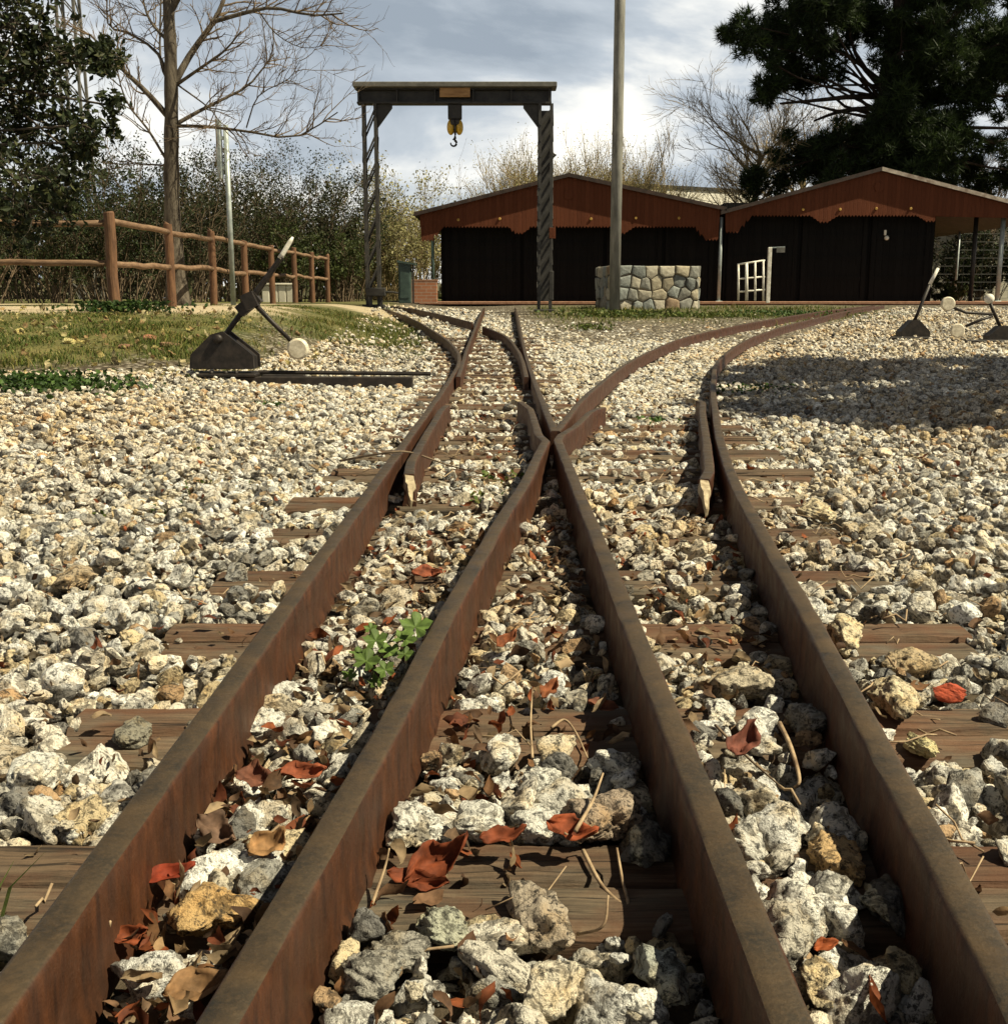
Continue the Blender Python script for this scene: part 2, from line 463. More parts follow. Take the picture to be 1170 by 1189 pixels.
GX, GY = np.meshgrid(gx, gy)
GZ = gz(GX, GY)
GZ = GZ - .10 * sstep(60, 140, np.hypot(GX, GY))
V = np.stack([GX, GY, GZ], -1).reshape(-1, 3)
nx, ny = len(gx), len(gy)
ii = np.arange((ny - 1) * nx).reshape(ny - 1, nx)[:, :-1].ravel()
gq = np.stack([ii, ii + 1, ii + nx + 1, ii + nx], 1)
g_, s_ = zones(GX, GY)
gravw = np.maximum(sstep(4, 12, GY) * .9 + .1, sstep(0, .8, np.abs(GX) - .47 * np.maximum(GY, 0) - .55))
T = np.stack([gravw.ravel(), g_.ravel(), s_.ravel()], 1)
ground = new_mesh('ground', V, gq, M['ground'], None, T, True)
tag(ground, kind='structure')

# ------------------------------------------------------------------ rails
HW = .0178
PROF = [(-HW + .006, 0), (-HW + .002, -.0018), (-HW, -.006), (-HW + .001, -.03), (-HW + .001, -.085), (-.021, -.096), (-.022, -.108),
        (.022, -.108), (.021, -.096), (HW - .001, -.085), (HW - .001, -.03), (HW, -.006), (HW - .002, -.0018), (HW - .006, 0)]


def sweep(paths, name, mat, label, group, ends=None):
    """paths: list of (fn, y0, y1) joined end to end into one rail"""
    P = []
    for fn, a, b in paths:
        n = max(4, int((b - a) / (.06 if a < 6 else .12)))
        ys = np.linspace(a, b, n); P += [(float(fn(y)), y) for y in ys]
    Q = [P[0]]
    for p in P[1:]:
        if math.hypot(p[0] - Q[-1][0], p[1] - Q[-1][1]) > .015: Q.append(p)
    P = np.array(Q); Tn = np.gradient(P, axis=0); Tn /= np.linalg.norm(Tn, axis=1, keepdims=True)
    Nn = np.stack([Tn[:, 1], -Tn[:, 0]], 1)
    Z = zr(P[:, 1]) + .0012 * np.sin(P[:, 1] * 5 + P[:, 0] * 9)
    pr = np.array(PROF); k = len(pr)
    jit = R.normal(0, .0006, (len(P), k))
    V = np.zeros((len(P), k, 3))
    V[..., 0] = P[:, None, 0] + Nn[:, None, 0] * (pr[None, :, 0] + jit)
    V[..., 1] = P[:, None, 1] + Nn[:, None, 1] * (pr[None, :, 0] + jit)
    V[..., 2] = Z[:, None] + pr[None, :, 1] + jit * .5
    mb = MB(); F = []
    for i in range(len(P) - 1):
        for j in range(k):
            l = (j + 1) % k; F.append((i*k+j, i*k+l, i*k+k+l, i*k+k+j))
    F.append(tuple(range(k))); F.append(tuple((len(P)-1)*k + j for j in range(k-1, -1, -1)))
    mb.add(V.reshape(-1, 3), F)
    root = empty(name, (P[0, 0], P[0, 1], Z[0] - .1))
    tag(root, label, 'rail', group)
    o = mb.build('running_rail' if 'check' not in name else 'guard_bar', mat, root, True)
    try:
        o.data.set_sharp_from_angle(angle=math.radians(38))
    except Exception: pass
    if ends:                                      # bright flared end shoes
        for (fn, y, dx, dy, ln) in ends:
            e = MB(); x = float(fn(y)); z = float(zr(y))
            a = np.array([x, y, z - .012]); b = np.array([x + dx, y + dy, z - ln])
            dd = b - a
            prof = [(0., .0175), (.3, .020), (.55, .019), (.72, .011), (1.1, .008), (1.35, .003)]
            V = []; F = []
            for k, (t, w) in enumerate(prof):
                c = a + dd * t; c[2] += .012 * math.sin(t * 2.2)
                for (ax, az) in ((-w, -.016), (w, -.014), (w * .8, .006), (-w * .7, .009)): V.append(c + np.array([ax + R.normal(0, .001), 0, az + R.normal(0, .001)]))
                if k:
                    for j in range(4): F.append((4*k-4+j, 4*k-4+(j+1) % 4, 4*k+(j+1) % 4, 4*k+j))
            F += [(3, 2, 1, 0), tuple(range(4*len(prof)-4, 4*len(prof)))]
            e.add(V, F); e.build('flared_end', M['tan_end'], root)
    return root


GR = 'rusty rails of the narrow gauge turnout'
EC = [(C_fn, 5.86, .03, .06, .012)]
EB = [(W_fn, 6.22, -.04, .06, .012)]
railA = sweep([(L_fn, -1.3, 24)], 'rail', M['rust'], 'rusty outermost left rail, straight, then bending away left near the switch lever', GR)
railB = sweep([(B_fn, -1.3, 4.4), (W_fn, 4.4, 6.25)], 'rail', M['rust'], 'second rusty rail from the left, kinking back beside the crossing, green weed on it', GR, EB)
railC = sweep([(C_fn, -1.3, 5.88)], 'rail', M['rust'], 'straight rusty rail running up the middle to the point where rails cross', GR, EC)
railD = sweep([(D_fn, -1.3, 24)], 'rail', M['rust'], 'outermost right rail, long rusty curve bending right into the shaded gravel', GR)
sweep([(C2_fn, 4.72, 22)], 'rail', M['rust'], 'straight rail beyond the crossing leading to the right leg of the gantry', GR)
sweep([(B2_fn, 4.72, 24)], 'rail', M['rust'], 'orange lit rail curving right from the crossing toward the white gate', GR)
sweep([(S_fn, 8.3, 15.7), (S2_fn, 15.9, 22)], 'rail', M['rust'], 'short tapered blade rail lying beside the left rail at the far switch', GR)
sweep([(R2a_fn, 8.3, 15.55)], 'rail', M['rust'], 'curved blade rail inside the far switch, crossing over to the left', GR)
sweep([(R2b_fn, 16.4, 23.2)], 'rail', M['rust'], 'distant rail piece curving left in front of the gantry', GR)
sweep([(K1_fn, 3.5, 6.0)], 'check_rail', M['rust'], 'short check rail with pale flared end hugging the left rail', 'short check rails', [(K1_fn, 3.5, .012, -.11, .055)])
sweep([(K2_fn, 3.4, 6.35)], 'check_rail', M['rust'], 'short check rail with pale flared end inside the right curved rail', 'short check rails', [(K2_fn, 3.4, -.012, -.11, .06), (K2_fn, 6.33, -.05, .03, .012)])


def spacer(x, y, name='guard_block'):
    pass


# ------------------------------------------------------------------ sleepers
SLEEPERS = []
def sleeper(y, x0, x1, label, ang=0.0, pair=.1, wid=.205):
    z = float(zr(y)) - .104 + .010 * min(1, max(0, (y - 3) / 2))
    root = empty('railway_sleeper', ((x0 + x1) / 2, y, z - .1), ang)
    tag(root, label, 'sleeper', 'two-plank timber sleepers under the rails')
    L = (x1 - x0) / 2
    for k, s in enumerate((-1, 1)):
        w = wid / 2 - .007
        xs = np.linspace(-L, L, 40)
        mb = MB(); V = []; F = []
        a = s * wid / 2 * .5 * 1.0; tone = R.uniform(.75, 1.15); e0, e1 = R.uniform(-.02, .02, 2)
        zt = .1 + (-.004 if s < 0 else .003) + R.normal(0, .003)
        cor = [(-w/2, -.09), (-w/2, -.012), (-w/2+.006, -.003), (-w/2+.014, 0), (0, .002), (w/2-.014, 0), (w/2-.006, -.003), (w/2, -.012), (w/2, -.09)]
        for i, x in enumerate(xs):
            xx = x + (e0 if i == 0 else e1 if i == len(xs)-1 else 0)
            for (cy, cz) in cor:
                V.append((xx, a + s*w*.02 + cy + R.normal(0, .0008), zt + cz + R.normal(0, .0010)))
        n = len(cor)
        for i in range(len(xs) - 1):
            for j in range(n):
                l = (j + 1) % n; F.append((i*n+j, i*n+n+j, i*n+n+l, i*n+l))
        F.append(tuple(range(n))); F.append(tuple((len(xs)-1)*n+j for j in range(n-1, -1, -1)))
        c = (tone*1.1, tone*1.1, tone*1.03, 0) if s < 0 else (tone*1.0, tone*.9, tone*.8, 0)
        mb.add(np.array(V), F, c)
        o = new_mesh('plank', np.concatenate(mb.V), [np.array(f, np.int32) for f in mb.F.values()], M['sleeper'], root, np.concatenate(mb.T), False)
    SLEEPERS.append((y, x0, x1, wid))


sl_y = [-.3, .2, .655, 1.135, 1.585, 2.06, 2.53, 3.06, 3.58, 4.15, 4.72, 5.25, 5.8, 6.4, 7.0, 7.6]
sl_l = [-.7, -.7, -.72, -.70, -.648, -.652, -.68, -.66, -.69, -.66, -.62, -.60, -.63, -.6, -.62, -.6]
sl_r = [.9, .9, .88, .88, .93, .89, .87, .93, .95, 1.15, 1.18, 1.2, 1.25, 1.3, .5, .5]
ORD = 'first second third fourth fifth sixth seventh eighth ninth tenth eleventh twelfth thirteenth fourteenth fifteenth sixteenth seventeenth eighteenth nineteenth'.split()
SPEC = {2: 'dark two-plank sleeper at the very bottom of the view, mostly under stones',
        3: 'sleeper with the curled red leaf and the tall speckled rock on it',
        4: 'sleeper with a dry stem lying on it, second up from the curled red leaf',
        5: 'sleeper with stub ends bare both sides, just above the red tile fragment'}
for i in range(2, len(sl_y)):
    lab = SPEC.get(i, 'weathered two-plank sleeper, %s in the row counting from the curled red leaf' % ORD[i - 3])
    sleeper(sl_y[i], sl_l[i], sl_r[i], lab)
k = 0
for y in np.arange(8.15, 15.0, .55):
    sleeper(float(y), -.62 - (.5 * max(0, y - 11) / 4), .46, 'half buried timber sleeper of the straight track, %s beyond the lever rod' % ORD[k]); k += 1


# ------------------------------------------------------------------ rock shapes
def ico(sub):
    t = (1 + 5 ** .5) / 2
    V = [(-1, t, 0), (1, t, 0), (-1, -t, 0), (1, -t, 0), (0, -1, t), (0, 1, t), (0, -1, -t), (0, 1, -t), (t, 0, -1), (t, 0, 1), (-t, 0, -1), (-t, 0, 1)]
    F = [(0, 11, 5), (0, 5, 1), (0, 1, 7), (0, 7, 10), (0, 10, 11), (1, 5, 9), (5, 11, 4), (11, 10, 2), (10, 7, 6), (7, 1, 8),
         (3, 9, 4), (3, 4, 2), (3, 2, 6), (3, 6, 8), (3, 8, 9), (4, 9, 5), (2, 4, 11), (6, 2, 10), (8, 6, 7), (9, 8, 1)]
    V = [np.array(v, float) / np.linalg.norm(v) for v in V]
    for _ in range(sub):
        c = {}; G = []
        def mid(a, b):
            key = (min(a, b), max(a, b))
            if key not in c:
                m = V[a] + V[b]; V.append(m / np.linalg.norm(m)); c[key] = len(V) - 1
            return c[key]
        for a, b, d in F:
            x, y, z = mid(a, b), mid(b, d), mid(d, a); G += [(a, x, z), (b, y, x), (d, z, y), (x, y, z)]
        F = G
    return np.array(V), np.array(F, np.int32)


ICO = {s: ico(s) for s in range(5)}


def rock_shape(sub, rng, planes=11, rough=.06, lo=.62):
    V, F = ICO[sub]
    nrm = rng.normal(size=(planes, 3)); nrm /= np.linalg.norm(nrm, axis=1, keepdims=True)
    d = rng.uniform(lo, 1.0, planes)
    dots = np.maximum(V @ nrm.T, 1e-3)
    r = np.minimum((d / dots).min(1), 1.12)
    for f, a in ((2.2, .10), (5.5, .05), (11, .030)) if sub > 1 else ((2.2, .1),):
        w = rng.normal(size=(3, 3)) * f
        ph = rng.uniform(0, 6, 3)
        r = r * (1 + a * (rough / .06) * np.sin(V @ w.T + ph).prod(1) * 2.0)
    return V * r[:, None], F


def quat_mats(n, rng, flat=1.0):
    q = rng.normal(size=(n, 4)); q[:, 1:3] *= flat; q /= np.linalg.norm(q, axis=1, keepdims=True)
    w, x, y, z = q.T
    return np.stack([np.stack([1-2*(y*y+z*z), 2*(x*y-z*w), 2*(x*z+y*w)], -1), np.stack([2*(x*y+z*w), 1-2*(x*x+z*z), 2*(y*z-x*w)], -1),
                     np.stack([2*(x*z-y*w), 2*(y*z+x*w), 1-2*(x*x+y*y)], -1)], 1)


STONE_TONES = np.array([(.76, .73, .66), (.68, .63, .54), (.80, .78, .73), (.60, .53, .41), (.62, .51, .33), (.38, .365, .33), (.22, .21, .195), (.74, .66, .52), (.46, .31, .18)])
STONE_W = np.array([.22, .16, .2, .11, .06, .11, .07, .07, .03]); STONE_W /= STONE_W.sum()


# ------------------------------------------------------------------ notable rocks (things of their own)
TAN, CREAM, WHITE, GREY, DARK, GREEN = (.50, .33, .15), (.66, .56, .38), (.68, .66, .60), (.33, .31, .27), (.13, .125, .115), (.42, .42, .33)
# px, py of the middle, width px, height px, colour, roll, label
ROCKS = [
    (248, 1048, 108, 70, TAN, 'large tan rock lying between the two left rails at the bottom'),
    (626, 1036, 66, 118, (.42, .35, .27), 'tall knobbly speckled rock standing across the sleeper near the curled red leaf'),
    (517, 1070, 62, 58, GREEN, 'grey-green oval rock just below the sleeper with the red leaf'),
    (470, 1098, 82, 44, GREY, 'long grey speckled rock left of the grey-green oval one'),
    (562, 944, 66, 52, WHITE, 'white rock above the red leaves, left of the flat brown stone'),
    (624, 902, 46, 44, WHITE, 'small bright white rock in the cluster above the flat brown stone'),
    (627, 948, 62, 46, WHITE, 'white speckled rock resting above the tall knobbly rock'),
    (700, 938, 96, 70, (.42, .33, .25), 'flat beige slab of stone between the middle rails'),
    (751, 968, 60, 58, DARK, 'dark round rock with one pale stripe beside the middle rail'),
    (768, 1112, 60, 84, (.40, .41, .36), 'egg-shaped pale rock half in the shade of the middle rail'),
    (968, 980, 60, 78, (.56, .38, .19), 'blocky tan rock sitting on a sleeper between the right rails'),
    (1028, 1042, 58, 62, DARK, 'dark rock with a pale tip in the shade of the right rail'),
    (836, 814, 32, 56, WHITE, 'upright narrow white rock leaning by the middle rail'),
    (858, 786, 92, 46, (.52, .45, .34), 'wide flat beige rock between the right rails'),
    (938, 832, 50, 44, GREY, 'grey rock in shade against the right curved rail'),
    (1036, 804, 58, 62, CREAM, 'big cream rock right of the curved rail, left of the red tile fragment'),
    (1068, 856, 28, 46, (.62, .54, .30), 'narrow yellowish rock tucked against the outside of the right rail'),
    (982, 730, 44, 48, CREAM, 'cream angular rock right of the curved rail, above the slab'),
    (1052, 764, 66, 34, (.45, .35, .22), 'flat tan slab above the red tile fragment'),
    (944, 590, 42, 30, CREAM, 'pale rock on the right gravel near the far sleeper stub'),
    (306, 838, 48, 36, WHITE, 'white rounded rock between the two left rails, beside a leaf pile'),
    (332, 802, 56, 32, WHITE, 'bright white rock below the green weed'),
    (86, 666, 52, 32, (.42, .33, .22), 'tan slab alone on the left gravel'),
    (158, 846, 46, 34, (.25, .23, .18), 'round grey-brown rock on the left sleeper stub'),
    (480, 952, 62, 58, WHITE, 'white black-flecked rock against the second rail from the left'),
    (430, 1124, 74, 58, GREY, 'speckled grey rock at the bottom edge beside the second rail'),
    (930, 708, 40, 30, WHITE, 'white rock on the sleeper right of the curved rail'),
    (1045, 1120, 60, 50, (.54, .46, .30), 'broken cream rock at the bottom, left of the right rail'),
    (955, 1128, 46, 58, CREAM, 'pale angular rock at the bottom right of the middle rail'),
    (45, 892, 66, 58, WHITE, 'white speckled rock at the left edge above the dark sleeper'),
]
rock_xy = []
for i, (px, py, w, h, c, lab) in enumerate(ROCKS):
    rr = np.random.default_rng(100 + i)
    # meet the ground plane: the stone's middle sits a little above the sleeper tops
    p0 = at(px, py + h * .35, 1.0); d = p0 - np.array([0, 0, CAMZ])
    t = 1.0
    for _ in range(6):
        Yg = p0[1] * t; zg = float(zr(Yg)) - .108
        t = (zg + .008 - CAMZ) / d[2]
    p = np.array([0, 0, CAMZ]) + d * t
    ppm = FPX / (p[1] * cp + (CAMZ - p[2]) * sp_)
    sx = w / ppm / 2; sv = h / ppm / 2
    elev = math.atan2(CAMZ - p[2], p[1])
    sz = min(sv, sx) * 1.02; sy = math.sqrt(max(sv * sv - (sz * .85 * math.cos(elev)) ** 2, (.2 * sx) ** 2)) / math.sin(elev)
    sy = min(max(sy, .6 * sx), 1.9 * sx)
    Vr, Fr = rock_shape(4, rr, 10, .07)
    Vr = Vr / np.abs(Vr).max(0)
    Vr = Vr * np.array([sx, sy, sz * .8])
    a = rr.uniform(-.35, .35); ca, sa = math.cos(a), math.sin(a)
    Vr = Vr @ np.array([[ca, -sa, 0], [sa, ca, 0], [0, 0, 1]]).T
    Vr *= 1.12; Vr[:, 2] += sz * .55
    T = np.tile(np.array([*c, rr.uniform()]), (len(Vr), 1))
    p[2] = zr(p[1]) - .104
    if i in (8, 11):                              # the pale stripe / tip of a stone is part of the stone
        st = (Vr[:, 0] < -.35 * sx) & (Vr[:, 0] > -.7 * sx) if i == 8 else (Vr[:, 0] < -.3 * sx) & (Vr[:, 2] > .6 * sz)
        T[st, :3] = (.6, .56, .42)
    o = new_mesh('rock', Vr, Fr, M['stone'], None, T, True)
    o.location = p
    tag(o, lab, 'rock', 'loose rocks standing out from the gravel')
    rock_xy.append((p[0], p[1], max(sx, sy) * .8))
rock_xy = np.array(rock_xy)


def rail_dist(X, Y):
    d = np.full(len(X), 9.0)
    for fn, a, b in RAILSPAN:
        m = (Y > a - .03) & (Y < b + .03)
        d[m] = np.minimum(d[m], np.abs(X[m] - fn(Y[m])))
    return d


def on_sleeper(X, Y, pad):
    m = np.zeros(len(X), bool)
    for (y, x0, x1, w) in SLEEPERS:
        m |= (np.abs(Y - y) < w/2 + pad) & (X > x0 - pad) & (X < x1 + pad)
    return m


# ------------------------------------------------------------------ gravel: uncountable
def scatter(y0, y1, dens, half, extra=.5):
    A = 0.5 * (half(y0) + half(y1)) * 2 * (y1 - y0)
    n = int(A * dens * 1.15)
    Y = R.uniform(y0, y1, n); X = R.uniform(-1, 1, n) * max(half(y0), half(y1))
    k = np.abs(X) < half(Y); return X[k], Y[k]


half = lambda Y: .47 * np.asarray(Y) + .55
GV, GF, GT, GS = [], [], [], []
goff = 0
KEEP = {0: 1}


def gravel_band(y0, y1, dens, sub, rmin, rmax, nvar, layers=(.55, .30, .15), ring=0):
    global goff
    if ring:                                      # the ballast goes on past the edges of the view
        Y = R.uniform(y0, y1, int(dens * 2 * ring * (y1 - y0))); X = (half(Y) + ring * R.uniform(0, 1, len(Y)) ** 1.3) * R.choice([-1, 1], len(Y))
    else: X, Y = scatter(y0, y1, dens, half)
    n = len(X)
    u = R.uniform(0, 1, n)
    r = rmin + (rmax - rmin) * u ** 2.4
    out = X < -1.0                                # smaller stone on the left spread
    rd = rail_dist(X, Y)
    m = rd > .020 + r * .62
    onsl = on_sleeper(X, Y, 0)
    cover = wob(X, Y, 2.2, 5) + R.normal(0, .5, n)
    far_cover = .008 + .95 * sstep(5.0, 10.0, Y) * .5
    beyond = (X < -.42) | (X > np.where(Y < 4.4, D_fn(Y), D_fn(Y)))
    bfn = np.where(Y < 4.4, B_fn(np.clip(Y, -1, 4.4)), .165)
    ab = (X > -.37) & (X < bfn); bc = (X > bfn) & (X < .2) & (Y > 1.9); cd = (X > .22) & (X < D_fn(Y) - .02)
    keep_on = R.uniform(0, 1, n) < np.where(ab, .62, np.where(bc, .6, np.where(cd, np.where(cover > .1, .6, .06), np.where(cover > 1.25, .15, far_cover))))
    keep_on = np.where((Y > 4.3) & (X > -.75) & (X < .2), R.uniform(0, 1, n) < .16, keep_on)
    keep_on = np.where((Y > 2.2) & (Y < 4.3) & (X > -.75) & (X < .2), keep_on & (R.uniform(0, 1, n) < .55), keep_on)
    patch = np.clip(wob(X, Y, 1.3, 6) * 1.3, 0, 1) * sstep(.26, .40, -X / np.maximum(Y, .5)) * sstep(9, 6, Y)
    m &= R.uniform(0, 1, n) > .72 * patch
    m &= ~onsl | keep_on
    # leave the leaf-filled trough and the named rocks free
    for (rx, ry, rr_) in rock_xy:
        if ry > y1 + .3 or ry < y0 - .3: continue
        m &= np.hypot(X - rx, Y - ry) > rr_ * .74 + r * .4
    g, s = zones(X, Y)
    m &= R.uniform(0, 1, n) > np.maximum(g * (1.0 - .5 * np.clip(wob(X, Y, 1.7, 2), 0, 1)), s * 1.05)
    X, Y, r, onsl = X[m], Y[m], r[m], onsl[m]; n = len(X)
    lay = R.choice(3, n, p=layers)
    base = gz(X, Y)
    z = base + r * .25 + lay * .017 + R.normal(0, .004, n)
    z = np.where((Y > 3.2) & (X > -.75) & (X < D_fn(Y) + .3), np.minimum(z, zr(Y) - .120), z)
    z = np.where(onsl, zr(Y) - .104 + r * .42, z)
    z = np.minimum(z, zr(Y) - .045 + np.where(np.abs(X) > 1.2, .05, 0))
    sc = r[:, None] * R.uniform(.68, 1.42, (n, 3)); sc[:, 2] *= .85
    Q = quat_mats(n, R)
    tone = STONE_TONES[R.choice(len(STONE_TONES), n, p=STONE_W)] * R.uniform(.7, 1.12, (n, 1))
    # browner, dirtier patches at the far left edge and among the right-hand spread
    dirt = np.clip(sstep(-.9, -2.2, X) * .35 + sstep(1.6, 2.6, X) * .35 + .5 * wob(X, Y, .8, 9), 0, .8)[:, None] * R.uniform(.2, 1, (n, 1))
    tone = tone * (1 - dirt) + tone * np.array([.95, .72, .42]) * dirt
    vi = R.integers(0, nvar, n)
    for v in range(nvar):
        k = np.where(vi == v)[0]
        if not len(k): continue
        Vs, Fs = rock_shape(sub, R, 9 if sub > 1 else 6, (.06 if sub > 2 else .028), .46)
        # scale then rotate (kept slightly squashed to the ground by the last factor)
        P = np.einsum('nij,nmj->nmi', Q[k], Vs[None] * sc[k][:, None, :])
        P[..., 2] *= .86
        P = P + np.stack([X[k], Y[k], z[k]], 1)[:, None, :]
        nv = len(Vs)
        GV.append(P.reshape(-1, 3).astype(np.float32))
        GF.append((Fs[None] + (np.arange(len(k)) * nv)[:, None, None] + goff).reshape(-1, 3).astype(np.int32))
        tt = np.concatenate([tone[k], R.uniform(0, 1, (len(k), 1))], 1)
        GT.append(np.repeat(tt, nv, 0).astype(np.float32))
        GS.append(np.full(len(k) * len(Fs), sub > 2))
        goff += len(k) * nv


gravel_band(.25, 1.55, 2700, 3, .009, .034, 30)
gravel_band(1.55, 3.0, 2450, 2, .008, .029, 50)
gravel_band(3.0, 5.2, 2200, 2, .009, .029, 50)
gravel_band(5.2, 9.0, 1650, 1, .010, .030, 80)
gravel_band(9.0, 14.5, 700, 1, .012, .033, 70, (.7, .25, .05))
gravel_band(14.5, 24, 330, 0, .016, .04, 40, (.8, .15, .05))
gravel_band(.0, 9.0, 560, 1, .013, .036, 50, ring=1.6)
gravel = new_mesh('gravel', np.concatenate(GV), np.concatenate(GF), M['stone'], None, np.concatenate(GT), np.concatenate(GS))
tag(gravel, kind='stuff')
print('gravel tris', sum(len(f) for f in GF))


# ------------------------------------------------------------------ dead leaves
def leaf_mesh(L, W, curl, fold, twist, rng, n=9, m=5):
    V = []; ph = rng.uniform(0, 6)
    for i in range(n):
        t = i / (n - 1); w = W * (math.sin(PI * t ** .85) ** .8 * .98 + .02)
        for j in range(m):
            s = j / (m - 1) * 2 - 1
            x = (t - .5) * L; y = s * w / 2
            y += .10 * W * math.sin(9 * t + 5 * rng.uniform(.8, 1.2)) * abs(s)
            z = .07 * W * math.sin(13 * t - 4 * s + ph) + .05 * W * math.cos(9 * s + 6 * t + 2 * ph) + fold * abs(s) * w + curl * ((t - .5) ** 2 * 4) * L * .35 + .06 * W * math.sin(7 * t + 3 * s)
            a = twist * (t - .5); y, z = y * math.cos(a) - z * math.sin(a), y * math.sin(a) + z * math.cos(a)
            V.append((x, y, z))
    F = [(i*m+j, i*m+j+1, i*m+m+j+1, i*m+m+j) for i in range(n-1) for j in range(m-1)]
    return np.array(V), np.array(F, np.int32)


LEAFTONES = np.array([(.30, .085, .03), (.26, .13, .06), (.20, .11, .06), (.36, .23, .12), (.13, .07, .04), (.46, .33, .20), (.20, .06, .028), (.38, .27, .16), (.16, .10, .06)])
LV, LF, LT = [], [], []
loff = 0


def add_leaf(X, Y, Z, L, W, tone, rng):
    global loff
    V, F = leaf_mesh(L, W, rng.uniform(-.3, 1.2), rng.uniform(-.2, .55), rng.uniform(-2, 2), rng, 6, 4)
    Q = quat_mats(1, rng, .45)[0]
    V = V @ Q.T + np.array([X, Y, Z])
    LV.append(V); LF.append(F + loff); LT.append(np.tile(tone, (len(V), 1))); loff += len(V)


n = 0
lr = np.random.default_rng(5)
def litter(cnt, fx, y0, y1, zoff=(.0, .035), size=(.014, .042)):
    for _ in range(cnt):
        Y = lr.uniform(y0, y1); X = fx(Y)
        if abs(rail_dist(np.array([X]), np.array([Y]))[0]) < .03: continue
        if np.any(np.hypot(rock_xy[:, 0] - X, rock_xy[:, 1] - Y) < rock_xy[:, 2] * 1.05): continue
        L = lr.uniform(*size)
        tone = LEAFTONES[lr.integers(len(LEAFTONES))] * lr.uniform(.6, 1.15)
        z = float(zr(Y)) - .108 + lr.uniform(*zoff)
        add_leaf(X, Y, z, L, L * lr.uniform(.32, .6), tone, lr)


between = lambda f, g, a, b: (lambda Y: float(f(Y)) + (float(g(Y)) - float(f(Y))) * lr.uniform(a, b))
litter(640, between(L_fn, B_fn, .12, .92), .45, 1.5, (-.005, .04))
litter(230, between(L_fn, B_fn, .1, .92), 1.5, 3.0)
litter(130, between(L_fn, B_fn, .1, .95), 3.0, 6.0)
litter(230, between(B_fn, C_fn, .05, .5), .5, 1.6, (-.01, .03))
litter(170, between(B_fn, C_fn, .05, .95), 1.5, 3.2)
litter(220, between(C_fn, D_fn, .08, .9), .5, 3.4, (-.01, .03))
litter(170, between(C2_fn, D_fn, .1, .9), 4.7, 8, (-.0, .03))
litter(170, between(L_fn, C2_fn, .1, .9), 6.0, 13, (-.0, .03))
def litter_grass(cnt):
    for _ in range(cnt):
        Y = lr.uniform(8.6, 13.5); X = lr.uniform(-.48 * Y, -1.6); L = lr.uniform(.03, .085)
        tone = np.array([(.52, .42, .16), (.58, .50, .24), (.40, .26, .12), (.48, .40, .22)])[lr.integers(4)] * lr.uniform(.6, 1.1)
        add_leaf(X, Y, float(gz(X, Y)) + lr.uniform(.01, .05), L, L * .7, tone, lr)


litter_grass(420)
litter(750, lambda Y: lr.uniform(-.46 * Y - .3, -.44), .8, 8, (.0, .035), (.008, .028))
litter(650, lambda Y: float(D_fn(Y)) + lr.uniform(.05, 1.6), .8, 8, (.0, .035), (.008, .028))
litter(650, lambda Y: lr.uniform(-.36, float(D_fn(Y))), 1.8, 7, (.0, .03), (.008, .028))
litter(200, lambda Y: lr.uniform(-.46 * Y - .3, -.44), .6, 8, (0, .04), (.015, .045))
litter(170, lambda Y: float(D_fn(Y)) + lr.uniform(.05, 1.2), .6, 6, (0, .04), (.015, .045))
lit = new_mesh('leaf_litter', np.concatenate(LV), np.concatenate(LF), M['dead_leaf'], None, np.concatenate(LT), True)
tag(lit, kind='stuff')

RED, ORG, BRN = (.25, .062, .024), (.40, .14, .035), (.22, .085, .04)
# px, py, length px, width px, heading deg, tone, curl, lift(m), label
LEAVES = [
    (508, 1000, 80, 34, 12, RED, 1.3, .022, 'large curled red-orange leaf on the sleeper, standing on edge'),
    (486, 1026, 74, 24, -8, RED, .5, .012, 'narrow red leaf lying below the large curled one'),
    (584, 974, 56, 20, 5, RED, .7, .03, 'long red leaf under the white rock above the sleeper'),
    (664, 968, 58, 28, -25, (.34, .08, .03), .8, .035, 'red leaf with upright stalk in front of the flat beige slab'),
    (198, 1017, 60, 20, 18, (.32, .05, .02), .4, .035, 'bright red leaf just above the large tan rock'),
    (150, 1090, 46, 24, 25, (.28, .07, .025), .6, .03, 'orange-red leaf left of the large tan rock, by the left rail'),
    (350, 900, 60, 22, 10, (.36, .10, .045), .5, .035, 'red-brown leaf between the left rails, below the white rocks'),
    (296, 906, 44, 30, -10, (.22, .085, .05), .5, .03, 'broad dull brown leaf left of the red-brown one between left rails'),
    (312, 986, 50, 32, 40, (.42, .23, .10), .9, .04, 'pale tan crumpled leaf on the pile above the large tan rock'),
    (252, 968, 56, 34, -30, (.20, .12, .08), .5, .03, 'dark brown broad leaf on the leaf pile between the left rails'),
    (588, 745, 34, 14, 40, (.32, .10, .04), .5, .045, 'small orange leaf among stones, upper of two in the middle bed'),
    (638, 802, 36, 15, 55, (.30, .10, .04), .5, .04, 'small orange leaf just above the sleeper with the dry stem'),
    (700, 822, 36, 16, -5, (.24, .09, .05), .6, .02, 'brown leaf at the right end of the sleeper with the dry stem'),
    (958, 1099, 32, 14, 10, (.40, .10, .03), .4, .03, 'vivid orange leaf at the bottom between the right rails'),
    (862, 868, 60, 28, 65, (.22, .075, .05), 1.0, .04, 'wine-brown folded leaf between the right rails'),
    (498, 668, 40, 16, -4, (.34, .10, .05), .5, .02, 'rust coloured leaf on a sleeper between the two left rails'),
    (230, 1150, 74, 36, 10, (.34, .19, .09), .6, .035, 'large amber leaf at the bottom edge between the left rails'),
]


